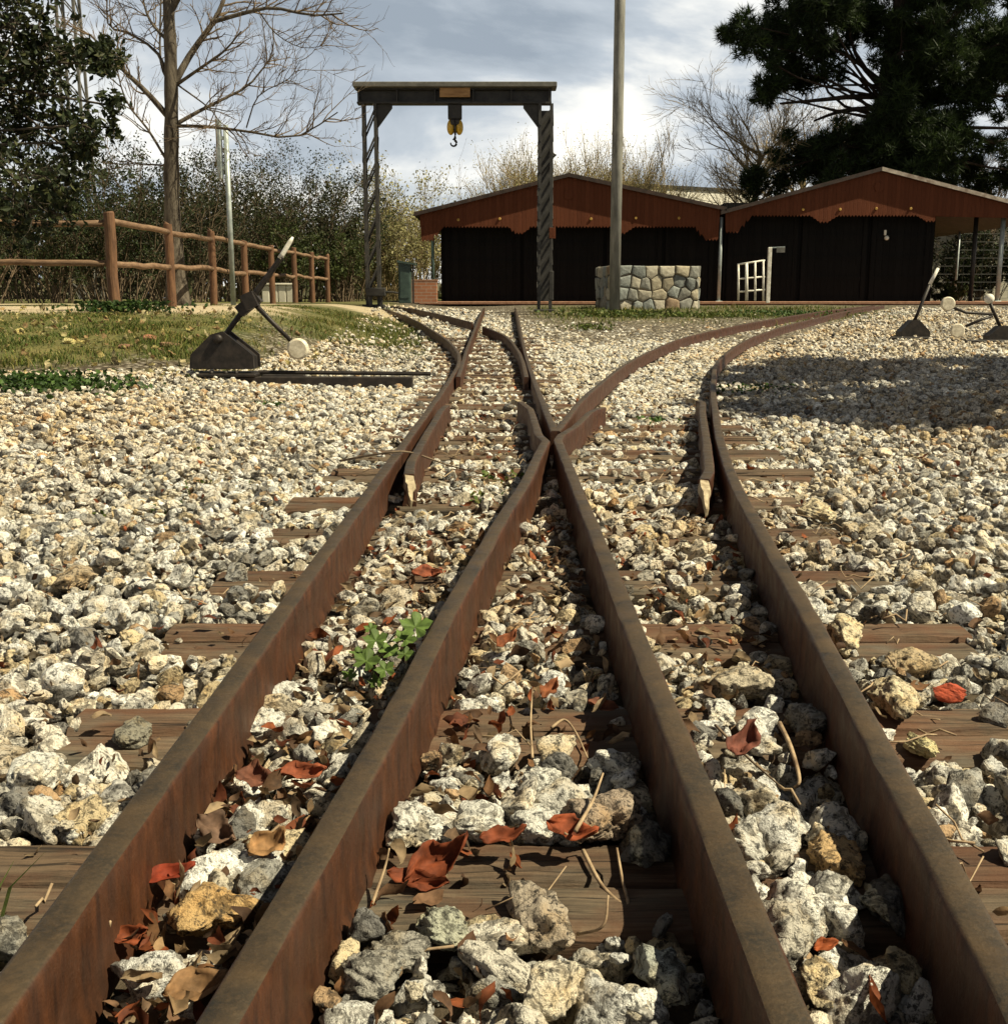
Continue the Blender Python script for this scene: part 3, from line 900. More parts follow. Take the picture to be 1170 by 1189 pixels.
def ground_hit(px, py, dz):
    d = at(px, py, 1.0) - np.array([0, 0, CAMZ]); t = 1.0
    for _ in range(8):
        t = (float(zr(d[1] * t)) - .104 + dz - CAMZ) / d[2]
    return np.array([0, 0, CAMZ]) + d * t


for i, (px, py, L, W, hd, tone, curl, lift, lab) in enumerate(LEAVES):
    p = ground_hit(px, py, lift); ppm = FPX / (p[1] * cp + (CAMZ - p[2]) * sp_)
    rr = np.random.default_rng(900 + i)
    V, F = leaf_mesh(L / ppm, W / ppm * 1.15, curl, .35, rr.uniform(-1, 1), rr, 13, 9)
    V[:, 2] += np.sin(V[:, 0] * 240 + i) * .0012
    a = math.radians(hd); ca, sa = math.cos(a), math.sin(a)
    V = V @ np.array([[ca, -sa, 0], [sa, ca, 0], [0, 0, 1]]).T
    tl = .5 if i else .9
    V = V @ np.array([[1, 0, 0], [0, math.cos(tl), -math.sin(tl)], [0, math.sin(tl), math.cos(tl)]]).T
    o = new_mesh('dead_leaf', V, F, M['dead_leaf'], None, np.tile(tone, (len(V), 1)), True)
    o.location = p; tag(o, lab, 'leaf', 'single dead leaves')
    mod = o.modifiers.new('thickness', 'SOLIDIFY'); mod.thickness = .0006

# red tile fragment
p = ground_hit(1104, 804, .03); mb = MB()
Vt, Ft = rock_shape(3, np.random.default_rng(61), 9, .05)
o = new_mesh('tile_fragment', Vt / np.abs(Vt).max(0) * np.array([.034, .018, .017]), Ft, simple('terracotta', (.20, .035, .015), (.42, .075, .03), 45, .85, .6, .004), None, None, False); o.location = p; o.rotation_euler = (.5, .1, .2)
tag(o, 'red-orange fragment of roof tile in the gravel right of the cream rock', 'tile')


# twigs and dry stems
def stem_thing(name, pts, r, label, cat, mat='dry', group=None):
    P = np.array([ground_hit(a, b, c) for a, b, c in pts])
    t = np.linspace(0, 1, len(P)); tt = np.linspace(0, 1, len(P) * 5)
    Q = np.stack([smooth_interp(tt, t, P[:, k]) for k in range(3)], 1)
    o = MB(); o.tube(Q - Q[0], np.linspace(r, r * .5, len(Q)), 6)
    o = o.build(name, M[mat], None, True); o.location = Q[0]; tag(o, label, cat, group); return o


GT_ = 'dry stems lying among the stones'
stem_thing('dry_stem', [(677, 988, .01), (700, 1030, .004), (728, 1052, .004), (722, 1020, .012), (716, 985, .03)], .0028, 'bent double dry stem on the sleeper right of the tall knobbly rock', 'stem', group=GT_)
stem_thing('dry_stem', [(618, 880, .02), (616, 840, .03), (618, 800, .05)], .002, 'pale straight straw standing on the sleeper in the middle bed', 'stem', group=GT_)
stem_thing('dry_stem', [(640, 845, .01), (655, 836, .014), (668, 850, .01), (682, 880, .004)], .0024, 'bent pale stem crossing the sleeper below the small orange leaves', 'stem', group=GT_)
stem_thing('dry_stem', [(668, 965, .05), (688, 930, .06), (700, 898, .075)], .0026, 'reddish stalk rising from the red leaf over the beige slab', 'stem', group=GT_)
stem_thing('dry_stem', [(905, 840, .02), (918, 868, .025), (928, 905, .02), (922, 915, .01)], .004, 'thick brown stem curving down between the right rails', 'stem', group=GT_)
stem_thing('dry_stem', [(830, 842, .03), (868, 880, .025), (908, 915, .02)], .0022, 'thin dark twig slanting across the bed between the right rails', 'stem', 'twig', GT_)
stem_thing('dry_stem', [(395, 535, .05), (440, 527, .107), (475, 525, .107), (520, 540, .03), (560, 550, .02)], .005, 'thin branch laid across the left rail near the check rail', 'stem', 'twig', GT_)
stem_thing('dry_stem', [(432, 1050, .01), (446, 1010, .03), (452, 985, .05)], .002, 'thin dry stalk standing beside the second rail from the left', 'stem', group=GT_)
stem_thing('dry_stem', [(120, 1130, .01), (124, 1098, .03), (128, 1070, .06)], .0025, 'dry stalk leaning on the left rail at the bottom', 'stem', group=GT_)
stem_thing('dry_stem', [(670, 1085, .01), (700, 1075, .03), (706, 1040, .05)], .002, 'thin upright stalk below the sleeper with the curled leaf', 'stem', group=GT_)
# small loose twigs nobody could count
mb = MB(); tr = np.random.default_rng(77)
for _ in range(330):
    Y = tr.uniform(.6, 6); X = tr.uniform(-.45, 1.0) if tr.uniform() < .75 else tr.uniform(-.46 * Y, .46 * Y)
    if rail_dist(np.array([X]), np.array([Y]))[0] < .06: continue
    a = tr.uniform(0, PI); L = tr.uniform(.03, .11); z = float(zr(Y)) - .085 + tr.uniform(-.01, .02)
    q = np.array([[-.5, 0], [-.1, tr.normal(0, .08)], [.2, tr.normal(0, .08)], [.5, tr.normal(0, .1)]]) * L
    P = np.stack([X + q[:, 0]*math.cos(a) - q[:, 1]*math.sin(a), Y + q[:, 0]*math.sin(a) + q[:, 1]*math.cos(a), z + tr.normal(0, .008, 4)], 1)
    mb.tube(P, tr.uniform(.0008, .002), 5)
tag(mb.build('twig_debris', M['dry'], None, True), kind='stuff')


# ------------------------------------------------------------------ plants
def blades(cnt, fx, fy, h, w, tones, rng, zoff=0.0, rej=None):
    X, Y = fx(cnt), fy(cnt)
    if rej is not None:
        k = rej(X, Y); X, Y = X[k], Y[k]
    n = len(X); Z = gz(X, Y) + zoff
    H = rng.uniform(h[0], h[1], n) * np.clip(.75 + .6 * wob(X, Y, 1.4, 4), .3, 1.5) * np.where((X < -2.5) & (Y > 11.2), .45, 1.0); a = rng.uniform(0, 2*PI, n); ln = rng.uniform(.2, .9, n) * H
    W = rng.uniform(w[0], w[1], n); b = rng.uniform(0, PI, n)
    base = np.stack([X, Y, Z], 1); side = np.stack([np.cos(b), np.sin(b), 0*b], 1) * W[:, None] / 2
    mid = base + np.stack([np.cos(a)*ln*.35, np.sin(a)*ln*.35, H*.62], 1)
    tip = base + np.stack([np.cos(a)*ln, np.sin(a)*ln, H], 1)
    V = np.stack([base - side, base + side, mid + side*.8, mid - side*.8, tip], 1).reshape(-1, 3)
    o = np.arange(n)[:, None] * 5
    t = tones[rng.integers(0, len(tones), n)] * rng.uniform(.6, 1.2, (n, 1))
    dry = np.clip(.4 + .8 * wob(X, Y, 1.0, 11), 0, 1)[:, None]; t = t * (1 - dry) + t * np.array([1.3, 1.1, 1.0]) * dry
    return V, [np.concatenate([o+0, o+1, o+2, o+3], 1), np.concatenate([o+3, o+2, o+4], 1)], np.repeat(t, 5, 0)


GT1 = np.array([(.10, .15, .030), (.07, .115, .02), (.19, .20, .055), (.28, .25, .09), (.13, .17, .035)])
gr_ = np.random.default_rng(3)
def rej_grass(X, Y):
    g, s = zones(X, Y); return (gr_.uniform(0, 1, len(X)) < g * (1 - s) * np.clip(.38 + 1.0 * wob(X, Y, 2.1, 7), .06, 1)) & (np.abs(X) < .5 * Y + 1.5) & (rail_dist(X, Y) > .04)
V1, F1, T1 = blades(230000, lambda n: gr_.uniform(-8.5, -.6, n), lambda n: 8.3 + 9.5 * gr_.uniform(0, 1, n) ** 1.25, (.02, .085), (.004, .012), GT1, gr_, 0, rej_grass)
o = new_mesh('grass', V1, F1, M['leaf'], None, T1)
tag(o, kind='stuff')
V1, F1, T1 = blades(60000, lambda n: gr_.uniform(-1.5, 7.5, n), lambda n: gr_.uniform(14.5, 25, n), (.03, .11), (.008, .02), GT1, gr_, 0, rej_grass)
o = new_mesh('grass', V1, F1, M['leaf'], None, T1); tag(o, kind='stuff')

# leafy weed patches: low broad leaves round a centre; each patch is one plant thing
def weed(cx, cy, sx, sy, cnt, h, leaf, tones, label, rng, zoff=0, group='low green weed patches'):
    X = cx + rng.normal(0, sx, cnt); Y = cy + rng.normal(0, sy, cnt); H = rng.uniform(.1, 1, cnt) * h
    Z = gz(X, Y) + H + zoff
    L = rng.uniform(.6, 1.2, cnt) * leaf
    loc = np.array([cx, cy, float(gz(cx, cy))])
    shp = np.array([(-.5, 0, 0), (-.15, -.3, .05), (.2, -.28, .04), (.5, 0, -.05), (.2, .28, .04), (-.15, .3, .05)])
    Q = quat_mats(cnt, rng, .5)
    P = np.einsum('nij,nmj->nmi', Q, shp[None] * L[:, None, None]) + np.stack([X, Y, Z], 1)[:, None] - loc
    F = np.arange(cnt * 6).reshape(-1, 6)
    t = np.repeat(tones[rng.integers(0, len(tones), cnt)] * rng.uniform(.6, 1.2, (cnt, 1)), 6, 0)
    root = empty('weed_patch', loc); tag(root, label, 'weeds', group)
    new_mesh('foliage', P.reshape(-1, 3), F, M['leaf'], root, t, False)
    mb = MB()
    for q in range(min(26, cnt) if cnt > 30 else 1):
        a = P[q].mean(0); mb.tube([(a[0]*.8, a[1]*.8, -.01), (a[0]*.95, a[1]*.95, a[2]*.6), a], .0012 + .02*leaf, 4)
    new_mesh('stem', np.concatenate(mb.V), [np.array(f, np.int32) for f in mb.F.values()], M['leaf'], root, np.tile((.1, .14, .03), (mb.n, 1)))['kind'] = 'stuff'
    return root


WG = np.array([(.055, .11, .022), (.085, .15, .03), (.04, .075, .018)])
WY = np.array([(.15, .19, .04), (.20, .21, .06), (.10, .15, .03)])
wr = np.random.default_rng(21)
def wp(px, py): p = ground_hit(px, py, 0); return p[0], p[1]
x, y = wp(60, 462); weed(x - .1, y, .36, .22, 1500, .09, .05, WG * .9, 'dark green weed strip at the left edge of the gravel', wr)
x, y = wp(312, 470); weed(x, y, .07, .06, 120, .05, .03, WG * 1.3, 'small green weed tuft in the left gravel below the lever plank', wr)
weed(-4.3, 12.9, .28, .15, 700, .12, .06, WG * .7, 'dark leafy clump at the foot of the second fence post', wr)
weed(-4.62, 13.15, .12, .1, 200, .1, .05, WG * .6, 'small dark clump at the foot of the tall corner fence post', wr)
x, y = wp(560, 582); weed(x, y, .04, .05, 60, .05, .03, WY, 'yellow-green sprout by the second rail, below the crossing', wr)
x, y = wp(575, 556); weed(x, y, .05, .06, 70, .05, .03, WY, 'yellow-green sprout between the left check rail and the crossing', wr)
x, y = wp(878, 452); weed(x, y, .16, .2, 220, .06, .035, WG, 'green weeds in the shaded gravel beside the right curve', wr)
x, y = wp(762, 488); weed(x, y, .06, .06, 80, .05, .03, WG * 1.2, 'small green weed between the curved rails right of the crossing', wr)
x, y = wp(756, 574); weed(x, y, .02, .02, 20, .03, .02, WY, 'tiny sprig in the gravel by the middle rail', wr)
for k_, (px_, py_, lab_) in enumerate([(232, 520, 'sparse green tuft in the middle of the left gravel'), (150, 590, 'thin green tuft on the left gravel above the tan slab'), (250, 560, 'faint sprig on the left gravel nearest the second sleeper stubs'), (900, 520, 'small weed on the right gravel just below the shade')]):
    x, y = wp(px_, py_); weed(x, y, .07, .05, 45, .04, .022, WY * .8, lab_, wr)
weed(2.05, 19.9, .5, .25, 900, .10, .07, WY * .8, 'green weeds at the base of the tall grey pole', wr)
weed(3.4, 19.6, .6, .22, 700, .08, .06, WY * .8, 'yellow-green weeds in front of the stone wall', wr)
weed(1.25, 16.4, .16, .2, 240, .08, .05, WY * .75, 'weed tuft on pale gravel left of the grey pole', wr)
weed(4.9, 20.2, .5, .3, 500, .09, .06, WG, 'green weeds between the stone wall and the white gate', wr)

# bright green geranium-like weed on the second rail: stems + lobed leaves
p0 = ground_hit(430, 770, .0); root = empty('leafy_weed', p0); tag(root, 'bright green lobed-leaf weed growing against the second rail', 'weed')
lob = []
for k in range(26):
    a = -PI * .92 + 2 * PI * .92 * k / 25; rr_ = .5 + .38 * abs(math.cos(2.5 * a)) + .07 * math.cos(15 * a); lob.append((rr_ * math.cos(a), rr_ * math.sin(a)))
lob = [(0., 0.)] + lob
tips = [(482, 728, .105, 54, .3), (470, 742, .09, 40, -.2), (436, 744, .08, 42, .5), (425, 768, .06, 46, .1), (452, 757, .07, 36, -.5), (447, 778, .05, 34, .8),
        (416, 760, .05, 32, -.8), (470, 760, .07, 30, .2), (405, 785, .03, 26, 0.1), (430, 730, .07, 22, .4), (436, 792, .03, 26, .6)]
for k, (px, py, dz, w, tw) in enumerate(tips):
    q = ground_hit(px, py, dz); ppm = FPX / (q[1] * cp + (CAMZ - q[2]) * sp_); L = w / ppm * .42
    V = np.array([(a * L, b * L, .10 * L * math.sin(5 * math.atan2(b, a)) + .25 * (a * a + b * b) * L) for a, b in lob])
    ax, az = .55 + .2 * tw, tw + 1.2
    Rx = np.array([[1, 0, 0], [0, math.cos(ax), -math.sin(ax)], [0, math.sin(ax), math.cos(ax)]])
    Rz = np.array([[math.cos(az), -math.sin(az), 0], [math.sin(az), math.cos(az), 0], [0, 0, 1]])
    V = V @ Rz.T @ Rx.T + q - p0
    F = np.array([(0, i, i + 1) for i in range(1, 26)], np.int32)
    t = np.array((.14, .215, .05)) * (1.0 - .08 * (k % 4))
    new_mesh('leaf', V, F, M['leaf'], root, np.tile(t, (len(V), 1)), False)
    mb = MB(); m_ = (q - p0) * .55 + np.array([0, 0, .015]); mb.tube([np.zeros(3), m_, q - p0], .0016, 5)
    new_mesh('stalk', np.concatenate(mb.V), [np.array(f, np.int32) for f in mb.F.values()], M['leaf'], root, np.tile((.16, .22, .05), (mb.n, 1)), True)
# grass blades at the lower left edge
root = empty('grass_tuft', ground_hit(-8, 1110, 0)); tag(root, 'few long green grass blades at the lower left edge by the rail', 'grass')
for k, (a, b) in enumerate([((-6, 1095), (52, 990)), ((-14, 1120), (16, 1000)), ((-10, 1100), (30, 1046))]):
    q0, q2 = ground_hit(*a, .0), ground_hit(*b, .11); q1 = (q0 + q2) / 2 + np.array([-.008, 0, .012])
    w = np.array([.0022, 0, .001]); V = [q0 - w, q0 + w, q1 - w, q1 + w, q2 - w*.1, q2 + w*.1]
    new_mesh('blade', np.array(V) - world_loc(root), np.array([(0, 1, 3, 2), (2, 3, 5, 4)], np.int32), M['leaf'], root, np.tile((.24, .30, .08), (6, 1)))


# ------------------------------------------------------------------ timber fence on the left
posts = [(133, 13.3, 113), (200, 15.7, 95), (249, 17.8, 0), (286, 20.0, 0), (317, 22.0, 0), (343, 23.7, 0), (363, 25.2, 0), (381, 26.6, 0)]
FP = [np.array([at(px, 352, Y)[0], Y]) for px, Y, _ in posts]
FP = [np.array([-9.1, 13.6]), np.array([-6.9, 13.45])] + FP
fence = empty('wooden_fence', (FP[2][0], FP[2][1], float(gz(*FP[2]))))
tag(fence, 'brown round-log fence with two rails running back from the tall corner post', 'fence')
fr = np.random.default_rng(4)
for k, (x, y) in enumerate(FP):
    z = float(gz(x, y)); h = 1.12 if k == 2 else 1.11 + fr.uniform(-.03, .03)
    mb = MB(); r = .064 if k == 2 else .058
    zz = np.array([-.2, 0, .4, .8, h - .012, h]); P = np.stack([x + fr.normal(0, .004, 6), y + 0*zz, z + zz], 1)
    mb.tube(P, [r, r, r*.99, r*.98, r*.97, r*.86], 16)
    mb.build('post', M['fence'], fence, False)
for k in range(len(FP) - 1):
    a, b = FP[k], FP[k + 1]
    for f in (.93, .50):
        za, zb = float(gz(*a)) + 1.09 * f + fr.uniform(-.02, .02), float(gz(*b)) + 1.09 * f + fr.uniform(-.02, .02)
        t = np.linspace(0, 1, 7)[:, None]
        P = np.array([*a, za]) * (1 - t) + np.array([*b, zb]) * t
        P[1:-1, 2] += fr.normal(0, .008, 5)
        mb = MB(); mb.tube(P, .037, 10); mb.build('rail', M['fence_rail'], fence, True)


# ------------------------------------------------------------------ switch lever stands
def stand_left():
    Y = 8.75
    base = at(262, 428, Y); base[2] = float(gz(base[0], Y)) + .03
    root = empty('switch_lever', base)
    tag(root, 'large switch lever stand with round white counterweight on the left gravel', 'switch lever', 'hand lever stands of the switches')
    q = lambda px, py, dy=0: at(px, py, Y + dy)
    z0 = base[2]
    mb = MB(); a = q(208, 432)[0]; b = q(480, 432)[0]
    mb.box(a, b, Y - .13, Y - .05, z0 - .07, z0 + .02, bev=.008); mb.build('base_timber', M['iron'], root)
    mb = MB(); mb.box(a + .06, q(350, 432)[0], Y + .12, Y + .2, z0 - .07, z0 + .02, bev=.008); mb.build('base_timber', M['iron'], root)
    mb = MB(); mb.box(a - .05, q(355, 432)[0], Y - .30, Y - .15, z0 - .10, z0 - .03, bev=.01); mb.build('old_plank', M['dry'], root)
    pts = [(224, 427), (225, 411), (248, 388), (262, 384), (290, 406), (297, 412), (298, 427)]
    poly = [(q(*p)[0], q(*p)[2]) for p in pts]; poly = [(x, max(z, z0 + .018)) for x, z in poly]
    mb = MB(); mb.prism(poly, Y - .10, Y - .075); mb.prism(poly, Y + .13, Y + .155)
    inner = [((x - base[0]) * .93 + base[0], (z - z0) * .93 + z0) for x, z in poly]; inner = [(x, max(z, z0 + .018)) for x, z in inner]
    mb.prism(inner, Y - .075, Y + .13); mb.build('housing', M['iron'], root)
    mb = MB(); mb.box(q(221, 427)[0], q(301, 427)[0], Y - .16, Y + .2, z0 + .02, z0 + .045, bev=.006); mb.build('foot_plate', M['iron'], root)
    mb = MB(); c = q(257, 393); mb.disc((c[0], Y - .105, c[2]), .035, .05); mb.build('pivot', M['iron'], root, True)
    mb = MB(); mb.tube([q(262, 388, .03), q(290, 350, .03)], [.021, .021], 10); mb.tube([q(290, 350, .03), q(310, 322, .03), q(327, 298, .03)], [.026, .023, .02], 10)
    mb.bar(q(278, 362, .03), q(300, 344, .03), .09, .09); mb.bar(q(284, 352, -.02), q(297, 346, -.02), .12, .1)
    lv = mb.build('lever', M['iron'], root)
    mb = MB(); mb.tube([q(325, 300, .03), q(328, 295, .03), q(337, 280, .03), q(340, 275, .03)], [.022, .019, .017, .008], 10); mb.build('handle', M['white'], lv, True)
    mb = MB(); mb.tube([q(292, 349, -.01), q(315, 373, -.01), q(340, 398, -.01)], [.02, .018, .016], 10); arm = mb.build('weight_arm', M['iron'], root, True)
    c = q(346, 405, -.02); mb = MB(); mb.disc((c[0], Y - .02, c[2]), .082, .06); mb.build('counterweight', M['cream'], arm)
    mb = MB(); mb.tube([q(300, 432, .03) , q(500, 434, .03)], .016, 8); mb.build('pull_rod', M['iron'], root)
    mb = MB(); c = q(263, 423)
    for dx in (-.09, .02, .1): mb.ball((c[0] + dx, Y - .12, z0 + .05), .018, 8, 5); mb.build('bolt', M['iron'], root, True); mb = MB()


def stand_small(px, py, Y, apex, lever, handle, label, arms=(), ball=None):
    base = at(px, py, Y); base[2] = float(gz(base[0], Y)) + .02; z0 = base[2]
    dz = z0 - at(px, py, Y)[2]
    q = lambda a, b, dy=0: at(a, b, Y + dy) + np.array([0, 0, dz])
    root = empty('switch_lever', base); tag(root, label, 'switch lever', 'hand lever stands of the switches')
    w = 17 * Y / FPX; h = (py - apex[1]) * Y / FPX
    mb = MB(); poly = [(base[0] - w, z0), (base[0] - w, z0 + h*.38), (base[0] - w*.25, z0 + h), (base[0] + w*.25, z0 + h), (base[0] + w, z0 + h*.38), (base[0] + w, z0)]
    mb.prism(poly, Y - .09, Y + .09); mb.build('housing', M['iron'], root)
    mb = MB(); mb.box(base[0] - w*2.6, base[0] + w*1.5, Y - .12, Y - .05, z0 - .05, z0 + .025, bev=.006); mb.box(base[0] - w*1.3, base[0] + w*1.5, Y + .06, Y + .13, z0 - .05, z0 + .025, bev=.006)
    mb.build('base_timber', M['iron'], root)
    mb = MB(); mb.tube([q(*p) for p in lever], .022, 8); lv = mb.build('lever', M['iron'], root, True)
    mb = MB()
    if ball: mb.ball(q(*ball), .062, 16, 10); mb.build('ball_knob', M['white'], lv, True)
    else: mb.tube([q(*p) for p in handle], [.024, .02], 8); mb.build('handle', M['white'], lv, True)
    for (P, c, m) in arms:
        mb = MB(); mb.tube([q(*p, -.04) for p in P], .018, 8); ar = mb.build('weight_arm', M['iron'], root, True)
        cc = q(*c, -.06); mb = MB(); mb.disc(cc, .088, .05); mb.build('counterweight', M[m], ar)


stand_left()
stand_small(1060, 379, 14.6, (1060, 358), [(1062, 359), (1068, 345), (1080, 316)], [(1080, 316), (1090, 297)], 'small distant switch lever with white handle in front of the right shed')
stand_small(1162, 386, 14.2, (1162, 368), [(1162, 369), (1154, 351), (1150, 341)], None, 'switch lever with white ball knob and two round weights at the right edge',
            [([(1153, 354), (1122, 352), (1106, 346)], (1101, 342), 'cream'), ([(1153, 356), (1138, 361), (1122, 368)], (1112, 373), 'cream')], (1149, 336))

# ------------------------------------------------------------------ gantry crane
Yg = 22.0
gl, gr2 = at(434, 350, Yg), at(632, 350, Yg)
zt = at(530, 97, Yg)[2]; zb = at(530, 121, Yg)[2]
zgl = float(gz(gl[0], Yg)); zgr = float(gz(gr2[0], Yg))
gantry = empty('gantry_crane', (gl[0] / 2 + gr2[0] / 2, Yg, zgl)); tag(gantry, 'dark steel gantry crane frame standing over the far track', 'gantry')
for gx0, z0 in ((gl[0], zgl), (gr2[0], zgr)):
    mb = MB(); w = .11
    for sx in (-1, 1):
        for sy in (-1, 1):
            mb.box(gx0 + sx*w - .028, gx0 + sx*w + .028, Yg + sy*.11 - .02, Yg + sy*.11 + .02, z0, zb)
    n = 7 if gx0 < 0 else 12
    for sy in (-1, 1):
        for k in range(n):
            za = z0 + .3 + (zb - z0 - .4) * k / n; zc = z0 + .3 + (zb - z0 - .4) * (k + 1) / n
            s = 1 if sy < 0 or gx0 < 0 else -1
            mb.bar((gx0 - s*w, Yg + sy*.136, za), (gx0 + s*w, Yg + sy*.136, zc), .035 if gx0 < 0 else .05, .008)
    if gx0 > 0: mb.box(gx0 - w, gx0 + w, Yg + .06, Yg + .075, z0 + .2, zb - .1)
    for sx in (-1, 1):
        for k in range(n):
            za = z0 + .3 + (zb - z0 - .4) * k / n; zc = z0 + .3 + (zb - z0 - .4) * (k + 1) / n
            mb.bar((gx0 + sx*.144, Yg - .11, za), (gx0 + sx*.144, Yg + .11, zc), .008, .045)
    leg = mb.build('leg', M['gantry_metal'], gantry)
    mb = MB(); mb.box(gx0 - .2, gx0 + .2, Yg - .2, Yg + .2, z0 - .05, z0 + .05, bev=.01); mb.build('foot_plate', M['dark_metal'], leg)
    s = 1 if gx0 == gl[0] else -1
    mb = MB(); mb.prism([(gx0 + s*.1, zb), (gx0 + s*.42, zb), (gx0 + s*.42, zb - .06), (gx0 + s*.14, zb - .42), (gx0 + s*.1, zb - .42)], Yg - .06, Yg + .06)
    mb.build('gusset', M['dark_metal'], gantry)
bx0, bx1 = at(415, 112, Yg)[0], at(640, 112, Yg)[0]
mb = MB(); zpl = at(530, 103, Yg)[2]
mb.box(bx0, bx1, Yg - .02, Yg + .02, zb, zpl); mb.box(bx0, bx1, Yg - .13, Yg + .13, zb - .002, zb + .03); mb.box(bx0, bx1, Yg - .13, Yg + .13, zpl - .03, zpl)
for k in range(6): mb.box(bx0 + .03 + (bx1-bx0-.08)*k/5, bx0 + .05 + (bx1-bx0-.08)*k/5, Yg - .125, Yg + .125, zb + .03, zpl - .03)
mb.build('beam', M['dark_metal'], gantry)
mb = MB(); mb.box(at(411, 100, Yg)[0], at(646, 100, Yg)[0], Yg - .24, Yg + .24, zpl, zt, bev=.012); mb.build('roof_plate', M['grey_metal'], gantry)
mb = MB(); a, b = at(511, 114, Yg), at(546, 103, Yg); mb.box(a[0], b[0], Yg - .165, Yg - .135, a[2], b[2], bev=.006); mb.build('name_board', M['tanboard'], gantry)
# winch at the left foot, brackets on the right leg
mb = MB(); a = at(427, 344, Yg); b = at(449, 334, Yg); mb.box(a[0], b[0], Yg - .32, Yg - .15, a[2], b[2], bev=.015)
mb.tube([(b[0], Yg - .24, (a[2]+b[2])/2), (b[0] + .14, Yg - .24, (a[2]+b[2])/2)], .02, 8); mb.tube([(b[0] + .13, Yg - .24, (a[2]+b[2])/2), (b[0] + .24, Yg - .24, (a[2]+b[2])/2 - .02)], .018, 8)
mb.box(a[0] + .06, a[0] + .11, Yg - .27, Yg - .2, zgl, a[2]); mb.box(b[0] - .11, b[0] - .06, Yg - .27, Yg - .2, zgl, a[2]); mb.build('winch', M['dark_metal'], gantry)
mb = MB(); c = at(640, 181, Yg); mb.prism([(c[0] - .03, c[2] - .1), (c[0] + .1, c[2] + .02), (c[0] + .02, c[2] + .06), (c[0] - .03, c[2] + .05)], Yg - .05, Yg + .05); mb.build('bracket', M['dark_metal'], gantry)
mb = MB(); c = at(640, 271, Yg); mb.box(c[0] - .05, c[0] + .07, Yg - .19, Yg - .15, c[2] - .1, c[2] + .1, bev=.005); mb.build('small_plate', M['red'], gantry)
mb = MB(); c = at(639, 330, Yg); mb.box(c[0] - .03, c[0] + .05, Yg - .2, Yg - .15, c[2] - .3, c[2] + .25, bev=.01); mb.build('cable_box', M['dark_metal'], gantry)
# hoist block with hook hangs from the beam
c = at(528, 121, Yg); hoist = empty('hoist_block', c); tag(hoist, 'black and yellow pulley block with hook hanging from the gantry beam', 'hoist')
zq = lambda py: at(528, py, Yg)[2]
mb = MB(); mb.box(c[0] - .13, c[0] + .13, Yg - .07, Yg + .07, zq(139), zq(120.5), bev=.02); mb.box(c[0] - .09, c[0] + .09, Yg - .09, Yg + .09, zq(146), zq(138.5), bev=.02)
mb.build('trolley', M['dark_metal'], hoist)
mb = MB()
for dx in (-.07, .07): mb.tube([(c[0] + dx, Yg, zq(150)), (c[0] + dx*.9, Yg, zq(136))], .014, 6)
mb.build('chain', M['iron'], hoist)
for sx in (-1, 1):
    mb = MB(); mb.ball((c[0] + sx*.078, Yg, zq(147.5)), .105, 18, 12, sc=(.72, .85, 1.35)); mb.build('pulley_cheek', M['yellow'], hoist, True)
mb = MB(); mb.box(c[0] - .018, c[0] + .018, Yg - .1, Yg + .1, zq(156), zq(139), bev=.008)
t = np.linspace(0, 1.55 * PI, 14); zc = zq(164)
mb.tube(np.concatenate([[(c[0], Yg, zq(154)), (c[0], Yg, zq(160))], np.stack([c[0] - .03 + .055*np.sin(t) + .0, Yg + 0*t, zc - .03 + .055*np.cos(t)], 1)]), [.03, .026] + list(np.linspace(.026, .012, 14)), 8)
mb.build('hook', M['iron'], hoist, True)

# ------------------------------------------------------------------ sheds
YS = 30.0


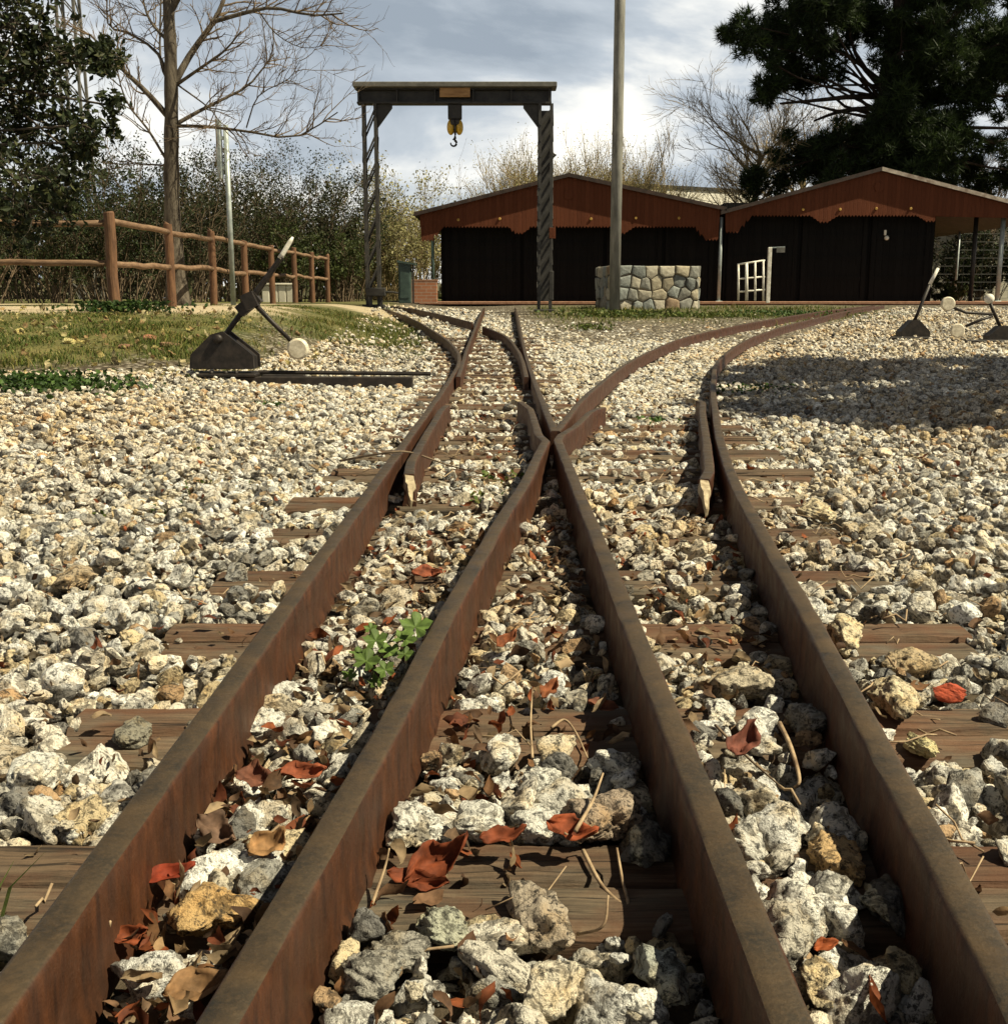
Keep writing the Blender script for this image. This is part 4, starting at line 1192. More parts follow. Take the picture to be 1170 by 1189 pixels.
def shed(name_label, outline_top, teeth_line, x_l, x_r, blocks, pend, dots, emblem, wall_px, doors, right_plain=None):
    q = lambda px, py, Y=YS: at(px, py, Y)
    gzz = CAMZ - .1
    pk = q(*outline_top[1])
    root = empty('wooden_shed', (pk[0], YS + 4, gzz)); tag(root, name_label, 'shed', 'twin dark sheds with red-brown gables')
    # gable board: rake outline above, toothed lower edge
    low = []
    x0, x1 = q(x_l, teeth_line)[0], q(x_r, teeth_line)[0]; zl = q(x_l, teeth_line)[2]; s = YS / FPX
    def zlow(x):
        z = zl
        for (bx, half, dp) in blocks + pend:
            bxw = q(bx, teeth_line)[0]; d = abs(x - bxw) / (half * s)
            if d < 1: z = min(z, zl - dp * s * (1 if d < .45 else .62 if d < .72 else .3))
        return z
    pitch = .085; n = int((x1 - x0) / pitch)
    for k in range(n + 1):
        x = x0 + (x1 - x0) * k / n; low.append((x, zlow(min(max(x, x0 + .01), x1 - .01))))
        if k < n:
            xm = x + pitch * .5; low.append((xm, zlow(xm) - .055))
    top = [(q(*p)[0], q(*p)[2]) for p in outline_top]
    if right_plain:
        rp = [(q(*p)[0], q(*p)[2]) for p in right_plain]
        poly = low + rp + top[::-1]
    else: poly = low + top[::-1]
    mb = MB(); mb.prism(poly, YS, YS + .03)
    gb = mb.build('gable_board', M['red'], root)
    for (dx, dy) in dots:
        c = q(dx, dy); mb = MB(); mb.disc((c[0], YS - .012, c[2]), .036, .03, 12); mb.build('rosette', M['ochre'], gb)
    c = q(*emblem); mb = MB(); mb.disc((c[0], YS - .012, c[2]), .14, .03, 6); mb.build('emblem', M['red'], gb)
    # roof: two slabs with edge strips, the rightmost one painted pale as sunlit
    for a, b in ((outline_top[0], outline_top[1]), (outline_top[2], outline_top[1])):
        A, B = q(*a), q(*b); ex = A + (A - B) * .035
        mb = MB(); V = []
        for P in (ex, B):
            for yy in (YS - .115, YS + 9):
                for dz in (.0, .075): V.append((P[0], yy, P[2] + dz))
        mb.add(V, [(0, 4, 5, 1), (2, 3, 7, 6), (0, 2, 6, 4), (1, 5, 7, 3), (0, 1, 3, 2), (4, 6, 7, 5)]); rf = mb.build('roof', M['roof'], root)
        mb = MB(); V = []
        for P in (ex, B):
            for yy in (YS - .138, YS - .117):
                for dz in (-.012, .085): V.append((P[0], yy, P[2] + dz))
        mb.add(V, [(0, 4, 5, 1), (2, 3, 7, 6), (0, 2, 6, 4), (1, 5, 7, 3), (0, 1, 3, 2), (4, 6, 7, 5)]); mb.build('edge_strip', M['sunlit_lip'] if a[0] > b[0] and b[0] > 900 else M['roof'], rf)
    # dark walls set back under the gable
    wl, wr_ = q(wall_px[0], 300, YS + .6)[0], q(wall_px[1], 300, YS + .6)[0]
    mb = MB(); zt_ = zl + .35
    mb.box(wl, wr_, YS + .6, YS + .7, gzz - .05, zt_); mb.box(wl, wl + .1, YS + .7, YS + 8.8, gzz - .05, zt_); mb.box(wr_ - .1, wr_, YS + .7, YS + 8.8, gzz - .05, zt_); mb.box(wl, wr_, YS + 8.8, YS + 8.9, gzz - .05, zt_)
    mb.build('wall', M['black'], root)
    for (d0, d1) in doors:
        a, b = q(d0, 300, YS + .55)[0], q(d1, 300, YS + .55)[0]
        mb = MB(); mb.box(a, b, YS + .56, YS + .595, gzz + .02, zl + .15)
        for k in range(5):
            z = gzz + .03 + (zl + .08 - gzz) * k / 4.3; mb.box(a + .02, b - .02, YS + .535, YS + .558, z, z + .11)
        for xx in (a, b - .12): mb.box(xx + .002, xx + .118, YS + .53, YS + .557, gzz + .02, zl + .12)
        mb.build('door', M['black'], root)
    return root


shedL = shed('dark shed with red-brown toothed gable behind the gantry and stone wall', [(487, 249), (660, 205), (836, 243)], 262, 489, 834,
             [(495, 18, 15), (826, 18, 14)], [(603, 12, 7), (722, 12, 7)], [(532, 255), (580, 254), (632, 254), (686, 254), (738, 253), (788, 253)], (660, 226), (512, 833), [(516, 604), (608, 636), (640, 700), (704, 768), (772, 828)])
shedR = shed('dark shed with red-brown toothed gable at the right, beneath the big pine', [(842, 247), (1022, 198), (1230, 252)], 249, 843, 1086,
             [(851, 20, 18), (1080, 14, 6)], [(957, 14, 7)], [(932, 243), (975, 243), (1017, 242), (1057, 242)], (1020, 217), (840, 1083), [(844, 925), (930, 1005), (1010, 1078)], [(1086, 251), (1228, 254)])
mb = MB(); c = at(1027, 274, YS + .52); mb.box(c[0] - .03, c[0] + .03, YS + .48, YS + .53, c[2] + .02, c[2] + .16, bev=.01); mb.ball((c[0] + .03, YS + .45, c[2] - .05), .06, 10, 8)
o = mb.build('wall_lamp', M['thread'], shedR); 
for (px, Y, m, lab) in ((503, 30.2, 'green_metal', 'thin dark green post under the left eave of the left shed'), (834, 30.1, 'galv', 'grey-green drain pipe post between the two sheds'),
                        (1126, 31.5, 'dark_metal', 'dark roof post under the right end of the right shed'), (1157, 30.4, 'galv', 'second roof post near the picture edge under the right shed roof')):
    b = at(px, 350, Y); zt_ = at(px, 262 if px < 600 else 252, Y)[2]
    mb = MB(); mb.tube([(b[0], Y, CAMZ - .12), (b[0], Y, zt_)], .045 if px < 900 else .06, 10); o = empty('roof_post', (b[0], Y, CAMZ - .1)); tag(o, lab, 'post', 'posts carrying the shed eaves')
    mb.build('shaft', M[m], o, True); mb = MB(); mb.box(b[0] - .09, b[0] + .09, Y - .09, Y + .09, CAMZ - .12, CAMZ - .07, bev=.01); mb.build('base_plate', M[m], o)
slab = MB(); a, b = at(486, 350, 29.3)[0], at(1260, 350, 29.3)[0]; slab.box(a, b, 29.4, 39, CAMZ - .16, CAMZ - .085, bev=.012)
tag(slab.build('shed_pavement', M['kerb'], None), kind='structure')

# white barred gate with a taller post and an arm
Y = 29.0; g = at(875, 349, Y); root = empty('metal_gate', (g[0], Y, CAMZ - .1)); tag(root, 'small white barred gate leaning between the sheds, beside a taller white post', 'gate')
mb = MB()
for px in (857, 866.5, 876.5, 886):
    t_ = 307 - (px - 857) * .17; a, b = at(px, 349, Y), at(px, t_, Y); mb.tube([a, b], .028 if px != 866.5 else .04, 8)
for l, r in ((307, 302), (324, 321), (339, 336)): mb.tube([at(856, l, Y), at(888, r, Y)], .022, 8)
mb.build('barred_panel', M['white'], root, True)
mb = MB(); a, b = at(891, 349, Y), at(891, 287, Y); mb.box(a[0] - .045, a[0] + .045, Y - .04, Y + .04, CAMZ - .12, b[2], bev=.008); mb.build('post', M['white'], root)
mb = MB(); a, b = at(892, 287.5, Y), at(911, 286.5, Y); mb.bar(a, b, .03, .03); mb.build('arm', M['galv'], root)
mb = MB(); a, b = at(901, 293, Y), at(911, 287, Y); mb.box(a[0], b[0], Y - .03, Y - .015, a[2], b[2]); mb.build('plate', M['grey_metal'], root)

# rubble stone wall
def clip_half(poly, n, d):
    out = []
    for i in range(len(poly)):
        a, b = poly[i], poly[(i + 1) % len(poly)]; da, db = n @ a - d, n @ b - d
        if da <= 0: out.append(a)
        if (da < 0) != (db < 0) and abs(da - db) > 1e-9: out.append(a + (b - a) * da / (da - db))
    return out


def stone_face(mbs, o, u, nrm, L, H, rng):
    """irregular rubble: one faceted stone per cell, each with its own size, tilt and proudness"""
    seeds = []; nr = 4
    for j in range(nr):
        x = rng.uniform(-.05, .1)
        while x < L + .1:
            seeds.append((x + rng.uniform(-.05, .05), (j + .5 + rng.uniform(-.24, .24)) * H / nr)); x += rng.uniform(.19, .36)
    seeds = np.array(seeds); up = np.array([0, 0, 1.])
    for k, sd in enumerate(seeds):
        poly = [np.array(p) for p in ((0., 0.), (L, 0.), (L, H), (0., H))]
        for m_, q_ in enumerate(seeds):
            if m_ == k or np.hypot(*(q_ - sd)) > .9 or not poly: continue
            n_ = q_ - sd; poly = clip_half(poly, n_, n_ @ (q_ + sd) / 2)
        if len(poly) < 3: continue
        poly = np.array(poly); keep = [i for i in range(len(poly)) if np.hypot(*(poly[i] - poly[i-1])) > .02]; poly = poly[keep]
        if len(poly) < 3: continue
        c = poly.mean(0); R0 = np.hypot(*(poly - c).T).mean()
        if R0 < .05: continue
        n_ = len(poly); rings = []; jit = rng.uniform(-.012, .012, (n_, 2)); pr = rng.uniform(.02, .06); tilt = rng.uniform(-.12, .12, 2)
        for (ins, dep) in ((.013, -.03), (.013, pr * .45), (.026, pr * .85), (.055, pr)):
            P = c + (poly - c) * max(.2, 1 - ins / R0) + jit
            rings.append([o + u * p[0] + up * p[1] + nrm * (dep + ((p - c) @ tilt if dep > 0 else 0)) for p in P])
        V = sum(rings, []); F = [(r_*n_+i, r_*n_+(i+1) % n_, (r_+1)*n_+(i+1) % n_, (r_+1)*n_+i) for r_ in range(3) for i in range(n_)]
        V.append(o + u * c[0] + up * c[1] + nrm * (pr + .008)); F += [(3*n_+i, 3*n_+(i+1) % n_, 4*n_) for i in range(n_)]
        t = np.array([(.36, .355, .31), (.29, .31, .29), (.42, .37, .27), (.47, .43, .34), (.33, .24, .16), (.25, .265, .25)])[rng.choice(6, p=[.26, .2, .18, .16, .08, .12])] * rng.uniform(.8, 1.15)
        mbs.add(V, F, (*t, 0))


A = at(708, 357, 23.6); B = at(810, 356, 23.9); A[2] = B[2] = float(gz(A[0], 23.6)) - .03
u = (B - A); Lw = np.linalg.norm(u); u /= Lw; nv = np.array([u[1], -u[0], 0]); dv = np.array([-.10, 1.0, 0]); dv /= np.linalg.norm(dv)
Hw = at(760, 308, 23.8)[2] - A[2]
root = empty('stone_wall', A); tag(root, 'short low wall of grey and tan rubble stone behind the tall pole', 'wall')
mb = MB(); D = 1.5; cs = [A + nv * -.03 + u * .03, B + nv * -.03 - u * .03, B + dv * D, A + dv * D + u * .03]
mb.add([*cs, *[c + np.array([0, 0, Hw - .015]) for c in cs]], [(3, 2, 1, 0), (4, 5, 6, 7), (0, 1, 5, 4), (1, 2, 6, 5), (2, 3, 7, 6), (3, 0, 4, 7)])
mb.build('core', M['mortar'], root)
mb = MB(); wrng = np.random.default_rng(8)
stone_face(mb, A, u, nv, Lw, Hw, wrng); stone_face(mb, A + dv * D, -dv, np.array([-dv[1], dv[0], 0]), D, Hw, wrng); stone_face(mb, B, dv, np.array([dv[1], -dv[0], 0]), D, Hw, wrng)
mb.build('stonework', M['wallstone'], root)

# tall pole
b = at(713, 363, 20.4); b[2] = float(gz(b[0], 20.4)); root = empty('utility_pole', b); tag(root, 'tall plain grey pole in front of the stone wall, cut off by the picture top', 'pole')
mb = MB(); mb.tube([b + (0, 0, -.1), b + (0, 0, 3), b + (0, 0, 6), b + (0, 0, 9)], [.098, .096, .092, .088], 20); mb.build('shaft', M['pole'], root, True)
mb = MB(); mb.tube([b + (0, 0, -.05), b + (0, 0, .05), b + (0, 0, .08)], [.13, .13, .10], 20); mb.build('collar', M['pole'], root)
mb = MB(); mb.disc(b + (0, 0, 9.02), .1, .05, 16, 2); mb.build('cap', M['grey_metal'], root)

# sign post beside the bare tree, seen edge on
Y = 18.6; b = at(271, 352, Y); b[2] = float(gz(b[0], Y)); root = empty('sign_post', b); tag(root, 'pale grey metal post with a tall narrow panel seen edge-on, behind the fence', 'sign')
zt_ = at(264, 145, Y)[2]
mb = MB(); mb.tube([b + (0, 0, -.1), (b[0], Y, zt_)], .042, 12); mb.build('post', M['galv'], root, True)
p0 = at(256, 208, Y); p1 = at(256, 139, Y)
mb = MB(); mb.box(p0[0] - .03, p0[0] + .04, Y - .07, Y + .07, p0[2], p1[2], bev=.008); mb.build('sign_panel', M['galv'], root)
mb = MB(); mb.box(p0[0] + .03, b[0] + .02, Y - .03, Y + .03, p0[2] + .15, p0[2] + .2); mb.box(p0[0] + .03, b[0] + .02, Y - .03, Y + .03, p1[2] - .3, p1[2] - .25); mb.build('clamp', M['galv'], root)

# dark green cabinet and brick wall by the left shed
Y = 27.2; a, b = at(463, 350, Y), at(476, 303, Y); root = empty('green_cabinet', ((a[0]+b[0])/2, Y, CAMZ - .1)); tag(root, 'dark green upright cabinet with sloping lid between gantry and left shed', 'cabinet')
mb = MB(); mb.box(a[0], b[0], Y, Y + .4, CAMZ - .12, b[2] - .03, bev=.01); mb.build('body', M['green_metal'], root)
mb = MB(); mb.prism([(a[0] - .03, b[2] - .03), (b[0] + .12, b[2] - .09), (b[0] + .12, b[2] - .05), (a[0] - .03, b[2] + .02)], Y - .05, Y + .45); mb.build('lid', M['green_metal'], root)
mb = MB(); mb.box(b[0] + .04, b[0] + .08, Y + .05, Y + .09, CAMZ - .12, b[2] - .08); mb.build('stay', M['dark_metal'], root)
mb = MB(); mb.box(a[0] + .04, b[0] - .03, Y - .012, Y - .002, CAMZ + .0, b[2] - .1, bev=.004); dr = mb.build('door', M['green_metal'], root)
Y = 28.0; a, b = at(478, 350, Y), at(507, 325, Y)
root = empty('brick_wall', (a[0], Y, CAMZ - .1)); tag(root, 'low orange brick wall between the green cabinet and left shed', 'wall')
mb = MB(); mb.box(a[0], b[0], Y, Y + .22, CAMZ - .12, b[2] - .04); mb.build('brickwork', M['brick'], root); mb = MB(); mb.box(a[0] - .02, b[0] + .02, Y - .004, Y + .224, b[2] - .04, b[2] + .01, bev=.006); mb.build('coping', M['kerb'], root)
# white blocks behind the fence
Y = 27.5; root = empty('concrete_bench', at(322, 350, Y)); tag(root, 'low white concrete bench behind the log fence, past the switch lever', 'bench')
zg = float(gz(at(322, 350, Y)[0], Y)); root.location[2] = zg
for px in (304, 313.5, 323, 332.5):
    a, b = at(px, 345, Y), at(px + 8.6, 331, Y); mb = MB(); mb.box(a[0], b[0], Y, Y + .35, zg - .02 + .0, b[2], bev=.02); mb.build('block', M['concrete'], root)
mb = MB(); a, b = at(303, 331, Y), at(342, 329, Y); mb.box(a[0], b[0], Y - .03, Y + .38, a[2] + .002, a[2] + .05, bev=.01); mb.build('slab', M['concrete'], root)

# pale industrial building far behind the sheds
Y = 58; a, b = at(700, 210, Y), at(872, 210, Y); root = empty('industrial_building', (a[0], Y, CAMZ - .15)); tag(root, 'pale flat-roofed building far behind, seen in the gap over the two sheds', 'building')
root.rotation_euler.z = math.radians(28); b = a + (b - a) * 1.3
mb = MB(); mb.box(a[0], b[0], Y, Y + 12, CAMZ - .2, a[2] - .2); mb.build('wall', M['white'], root)
mb = MB(); mb.box(a[0] - .4, b[0] + .3, Y - .06, Y + 12.4, a[2] - .198, a[2] - .02); mb.build('roof', M['dark_metal'], root)
mb = MB(); c = at(786, 212, Y - .12); mb.tube([(c[0], Y - .12, CAMZ - .15), (c[0], Y - .12, a[2] - .2)], .09, 8); mb.build('column', M['dark_metal'], root)
Y = 47; a, b = at(1075, 256, Y), at(1215, 256, Y); root = empty('white_building', (a[0], Y, CAMZ - .15)); tag(root, 'whitish low building glimpsed under the right end of the shed roof', 'building')
mb = MB(); mb.box(a[0], b[0], Y, Y + 6, CAMZ - .2, a[2] - .1); mb.build('wall', M['concrete'], root); mb = MB(); mb.box(a[0] - .3, b[0] + .3, Y - .3, Y + 6.3, a[2] - .098, a[2] + .12); mb.build('roof', M['roof'], root)
# wire mesh fence under the right roof
Y = 36.5; x0, x1 = at(1086, 300, Y)[0], at(1260, 300, Y)[0]; root = empty('wire_fence', (x0, Y, CAMZ - .1)); tag(root, 'thin wire mesh fence on metal posts beyond the right end of the right shed', 'fence')
for x in np.arange(x0, x1, 2.0):
    mb = MB(); mb.tube([(x + .7, Y, CAMZ - .15), (x + .7, Y, CAMZ + 2.2)], .04, 8); mb.build('post', M['galv'], root, True)
mb = MB()
for z in np.linspace(.1, 2.1, 9): mb.tube([(x0, Y, CAMZ - .1 + z), (x1, Y, CAMZ - .1 + z)], .006, 4)
for x in np.arange(x0, x1, .3): mb.tube([(x, Y, CAMZ), (x, Y, CAMZ + 2.0)], .005, 4)
mb.build('wire_mesh', M['dark_metal'], root)

# lattice pylon
Y = 60.; b = at(102, 345, Y); root = empty('lattice_pylon', (b[0], Y, CAMZ - .2)); tag(root, 'tall thin lattice steel pylon behind the evergreen branches at the left', 'pylon')
zb0, zt_ = CAMZ - .2, CAMZ + 22
wd = lambda z: .62 - .30 * (z - zb0) / (zt_ - zb0)
mb = MB()
for sx in (-1, 1):
    for sy in (-1, 1): mb.bar((b[0] + sx*wd(zb0), Y + sy*wd(zb0), zb0), (b[0] + sx*wd(zt_), Y + sy*wd(zt_), zt_), .13, .13)
mb.build('mast', M['grey_metal'], root)
mb = MB(); n = 22
for k in range(n):
    z1, z2 = zb0 + (zt_-zb0)*k/n, zb0 + (zt_-zb0)*(k+1)/n; s = 1 if k % 2 else -1
    for sy in (-1, 1):
        mb.bar((b[0] - s*wd(z1), Y + sy*wd(z1), z1), (b[0] + s*wd(z2), Y + sy*wd(z2), z2), .06, .06)
        mb.bar((b[0] + sy*wd(z1), Y - s*wd(z1), z1), (b[0] + sy*wd(z2), Y + s*wd(z2), z2), .06, .06)
mb.build('bracing', M['grey_metal'], root)
for zz in (CAMZ + 16, CAMZ + 19):
    mb = MB(); mb.bar((b[0] - 2, Y, zz), (b[0] + 2, Y, zz), .12, .12); mb.bar((b[0] - 2, Y, zz), (b[0], Y, zz + .9), .07, .07); mb.bar((b[0] + 2, Y, zz), (b[0], Y, zz + .9), .07, .07); mb.build('crossarm', M['grey_metal'], root)


# ------------------------------------------------------------------ vegetation
class Twigs:
    K = 6
    def __init__(s): s.P = []; s.R = []; s.tips = []
    def add(s, P, r0, r1):
        P = np.asarray(P, float)
        if len(P) != s.K:
            t = np.linspace(0, 1, len(P)); tt = np.linspace(0, 1, s.K)
            P = np.stack([smooth_interp(tt, t, P[:, k]) if len(P) > 2 else np.interp(tt, t, P[:, k]) for k in range(3)], 1)
        s.P.append(P); s.R.append(np.linspace(r0, r1, s.K))
    def build(s, name, mat, parent, n=5, tint=(1, 1, 1)):
        P = np.array(s.P) - world_loc(parent); Rr = np.array(s.R); N, K = P.shape[:2]
        T = np.gradient(P, axis=1); T /= np.linalg.norm(T, axis=2, keepdims=True) + 1e-9
        ref = np.where(np.abs(T[:, :1, 2:]) < .8, np.array([0, 0, 1.]), np.array([1., 0, 0]))
        A = np.cross(T, np.broadcast_to(ref, T.shape)); A /= np.linalg.norm(A, axis=2, keepdims=True) + 1e-9
        B = np.cross(T, A); a = np.arange(n) * 2 * PI / n
        V = P[:, :, None] + Rr[:, :, None, None] * (np.cos(a)[:, None] * A[:, :, None] + np.sin(a)[:, None] * B[:, :, None])
        idx = np.arange(N * K * n).reshape(N, K, n); nx_ = np.roll(idx, -1, 2)
        F = np.stack([idx[:, :-1], nx_[:, :-1], nx_[:, 1:], idx[:, 1:]], -1).reshape(-1, 4)
        return new_mesh(name, V.reshape(-1, 3), F.astype(np.int32), mat, parent, np.tile(tint, (N*K*n, 1)), True)


def grow(T, p, d, L, r, lvl, rng, kids=4, spread=.75, up=.12, wander=.22, shrink=.62, rmin=.004, t0=.25):
    P = [np.array(p, float)]; d = np.array(d, float); d /= np.linalg.norm(d)
    for k in range(T.K - 1):
        d = d + rng.normal(0, wander, 3) * .45 + np.array([0, 0, up * .4]); d /= np.linalg.norm(d); P.append(P[-1] + d * L / (T.K - 1))
    r1 = max(r * .4, rmin * .6); T.add(P, r, r1)
    if lvl == 0:
        T.tips.append(P[-1]); T.tips.append(P[3]); return
    for _ in range(kids if isinstance(kids, int) else kids[lvl]):
        t = rng.uniform(t0, 1.0) * (T.K - 1); i = min(int(t), T.K - 2); q = P[i] * (1 - t + i) + P[i+1] * (t - i)
        dd = P[i+1] - P[i]; dd /= np.linalg.norm(dd); side = rng.normal(size=3); side -= dd * (side @ dd); side /= np.linalg.norm(side)
        nd = dd * math.cos(spread) + side * math.sin(spread) * rng.uniform(.7, 1.2)
        grow(T, q, nd, L * shrink * rng.uniform(.7, 1.2), max(rmin, (r + (r1 - r) * t / (T.K-1)) * .58), lvl - 1, rng, kids, spread, up, wander, shrink, rmin, t0)


def leaf_cards(pts, per, spread, size, asp, tones, rng, parent, name='foliage', mat='leaf', drop=0.0, gauss=True):
    """small bent leaves spread round given points"""
    pts = np.repeat(np.asarray(pts), per, 0); n = len(pts)
    C = pts + rng.normal(0, 1, (n, 3)) * spread - np.array([0, 0, drop]) - world_loc(parent)
    L = rng.uniform(.6, 1.3, n) * size; Q = quat_mats(n, rng)
    shp = np.array([(-.5, 0, 0), (0, -.5 * asp, .06), (.5, 0, 0), (0, .5 * asp, .06)])
    P = np.einsum('nij,nmj->nmi', Q, shp[None] * L[:, None, None]) + C[:, None]
    t = np.repeat(tones[rng.integers(0, len(tones), n)] * rng.uniform(.6, 1.25, (n, 1)), 4, 0)
    return new_mesh(name, P.reshape(-1, 3), np.arange(n * 4).reshape(-1, 4).astype(np.int32), M[mat], parent, t, False)


# --- bare tree left
tr = np.random.default_rng(11); Y = 17.2
b = at(207, 353, Y); b[2] = float(gz(b[0], Y)) - .05
root = empty('bare_tree', b); tag(root, 'tall leafless tree with thick bark and spreading limbs behind the log fence', 'tree')
Tk = Twigs(); Tk.K = 10
q = lambda px, py, dy=0: at(px, py, Y + dy)
trunk = [b, q(203, 300), q(200, 245), q(199, 190), q(199, 130), q(198, 60), q(196, 0), q(200, -110, .2), q(210, -240, .3)]
tw_r = [.19, .135, .115, .11, .10, .09, .08, .06, .03]
P = np.array(trunk); tt = np.linspace(0, 1, 40); t = np.linspace(0, 1, len(P))
mb = MB(); mb.tube(np.stack([smooth_interp(tt, t, P[:, k]) for k in range(3)], 1), smooth_interp(tt, t, tw_r) * (1 + .05 * np.sin(tt * 60)), 14)
for k in range(6):
    a = k * 1.05 + .3; mb.tube([b + (.05*math.cos(a), .05*math.sin(a), .3), b + (.15*math.cos(a), .15*math.sin(a), .08), b + (.3*math.cos(a), .3*math.sin(a), -.03)], [.07, .07, .03], 8)
mb.build('trunk', M['bark'], root, True)
limbs = [([(203, 95), (222, 62), (250, 22), (262, -10), (270, -60)], .075, .4), ([(247, 25), (285, 15), (318, 10), (360, 17), (398, 15)], .045, -.5),
         ([(205, 98), (232, 80), (262, 58), (280, 36)], .035, -.8), ([(206, 143), (232, 128), (262, 115), (290, 98), (318, 62)], .04, .5), ([(206, 146), (240, 147), (285, 150), (340, 159), (392, 130)], .035, -.6),
         ([(195, 135), (172, 108), (148, 82), (124, 62), (105, 40)], .06, -.4), ([(197, 92), (180, 60), (150, 38), (128, 30), (124, -5)], .035, .6), ([(196, 190), (170, 150), (145, 115), (132, 60)], .03, -.5),
         ([(195, 192), (160, 187), (128, 190)], .02, .3), ([(198, 100), (186, 70), (188, 10), (189, -40)], .03, .5), ([(202, 95), (245, 130), (250, 150)], .018, -.5), ([(197, 50), (170, 20), (160, -30)], .035, .7),
         ([(200, 10), (225, -40), (260, -100)], .06, -.5), ([(199, -20), (170, -70), (140, -140)], .06, .5), ([(202, -80), (240, -150), (250, -220)], .04, .6), ([(203, -60), (180, -160), (170, -230)], .04, -.6),
         ([(300, 12), (320, 40), (352, 54), (380, 52)], .014, -.2), ([(286, 148), (300, 110), (335, 92), (348, 70)], .014, -.3)]
Tl = Twigs(); Tl.K = 10; Tt = Twigs()
for pts, r, dy in limbs:
    n = len(pts); P = np.array([q(px, py, dy * i / (n - 1)) for i, (px, py) in enumerate(pts)])
    P[1:-1] += tr.normal(0, .015, (n - 2, 3))
    tt = np.linspace(0, 1, 10); t = np.linspace(0, 1, n); P = np.stack([smooth_interp(tt, t, P[:, k]) for k in range(3)], 1) if n > 2 else P
    r = r * .78; Tl.add(P, r, r * .3)
    L = np.linalg.norm(np.diff(P, axis=0), axis=1).sum()
    for _ in range(int(4 + L * 7)):
        t_ = tr.uniform(.22, 1) * 9; i = min(int(t_), 8); c = P[i] * (1 - t_ + i) + P[i+1] * (t_ - i); dd = P[i+1] - P[i]; dd /= np.linalg.norm(dd)
        s = tr.normal(size=3); s[2] += .35; s -= dd * (s @ dd); s /= np.linalg.norm(s)
        grow(Tt, c, dd * .75 + s * .8, tr.uniform(.25, .75), r * .22 + .004, 2, tr, (0, 3, 3), .6, .15, .35, .6, .0028)
Tl.build('limb', M['bark'], root, 8); o = Tt.build('twigs', M['twig'], root, 4)

# --- evergreen oak in the near left, trunk outside the frame
er = np.random.default_rng(12); Y = 6.6
b = np.array([-4.7, 7.4, 0]); b[2] = float(gz(b[0], b[1])); root = empty('evergreen_oak', b); tag(root, 'dark small-leaved evergreen branches hanging in at the upper left corner', 'tree')
mb = MB(); mb.tube([b + (0, 0, -.1), b + (.05, 0, .8), b + (.1, -.1, 1.8), b + (.0, 0, 3.2)], [.2, .16, .13, .06], 12); mb.build('trunk', M['bark'], root, True)
CL = [(18, 35, 42), (48, 70, 28), (12, 110, 36), (62, 100, 26), (30, 160, 40), (75, 150, 18), (18, 210, 40), (62, 215, 28), (86, 180, 16), (28, 255, 32), (70, 250, 18), (126, 58, 15), (112, 74, 11), (128, 70, 10), (95, 145, 14),
      (128, 122, 10), (132, 150, 7), (100, 60, 10), (75, 62, 12), (5, 65, 40), (-40, 60, 60), (-40, 150, 60), (-40, 240, 50), (-90, 100, 70), (-90, 200, 70), (-60, -30, 70), (10, -20, 45), (85, 215, 14), (100, 165, 12), (45, 30, 20)]
Tb = Twigs(); cl = []; tones = np.array([(.030, .042, .016), (.042, .055, .02), (.022, .032, .012), (.07, .075, .025)])
for i, (px, py, r) in enumerate(CL):
    c = at(px, py, Y + er.uniform(-.45, .45)); cl.append((c, r / 200.0))
    s = b + np.array([.1, -.1, er.uniform(1.2, 2.2)]); m_ = (s + c) / 2 + er.normal(0, .12, 3) + np.array([0, 0, .12]); Tb.add([s, m_, c], .03 if r > 20 else .012, .006)
    for _ in range(int(4 + r / 5)):
        d = er.normal(size=3); grow(Tb, c, d, r / 200 * 1.1, .005, 1, er, 3, .7, .05, .3, .6, .002)
for k in range(16):
    c = b + np.array([er.uniform(-1.8, .9), er.uniform(-1.3, 1.3), er.uniform(2.2, 3.8)]); cl.append((c, .5)); Tb.add([b + (.05, 0, 2), (b + c) / 2 + (0, 0, 1.0), c], .04, .01)
Tb.build('branches', M['bark'], root, 5)
pts = []; 
for c, r in cl:
    n = int(14 + r * r * 3300) if r < .45 else 420
    u_ = er.normal(size=(n, 3)); u_ /= np.linalg.norm(u_, axis=1, keepdims=True); pts.append(c + u_ * r * er.uniform(.15, 1, (n, 1)) ** .5)
tipn = np.array(Tb.tips)
leaf_cards(np.concatenate(pts + [tipn, tipn, tipn]), 1, .02, .05, .5, tones, er, root)

# small yellow-green bush inside the oak's shade, beyond the fence
def shrub(px, Y, w, h, label, rng, nst=26, tones=None, leafn=3, lsize=.06, mat='twig', lvl=2, cat='shrub', group='shrubs forming the thicket behind the fence', kids=(0, 4, 4), spread=.55, name='shrub', up=.12, lean=.5, rr=.02, rmin=.005):
    b = at(px, 350, Y); b[2] = float(gz(b[0], Y)) - .05; root = empty(name, b); tag(root, label, cat, group)
    if name == 'shrub' and Y < 33: h = h * .88
    T = Twigs(); T.K = 5
    for _ in range(nst):
        a = rng.uniform(0, 2*PI); s = b + np.array([math.cos(a), math.sin(a), 0]) * rng.uniform(0, .25) * w
        d = np.array([math.cos(a) * lean * rng.uniform(.1, 1) * w / h, math.sin(a) * lean * rng.uniform(.1, 1) * w / h, 1])
        grow(T, s, d, h * rng.uniform(.55, .95), rr, lvl, rng, kids, spread, up, .25, .45, rmin, .2)
    T.build('branches', M[mat], root, 3)
    if leafn: leaf_cards(np.array(T.tips), leafn, .09 * h / 3, lsize, .6, tones, rng, root)
    return root


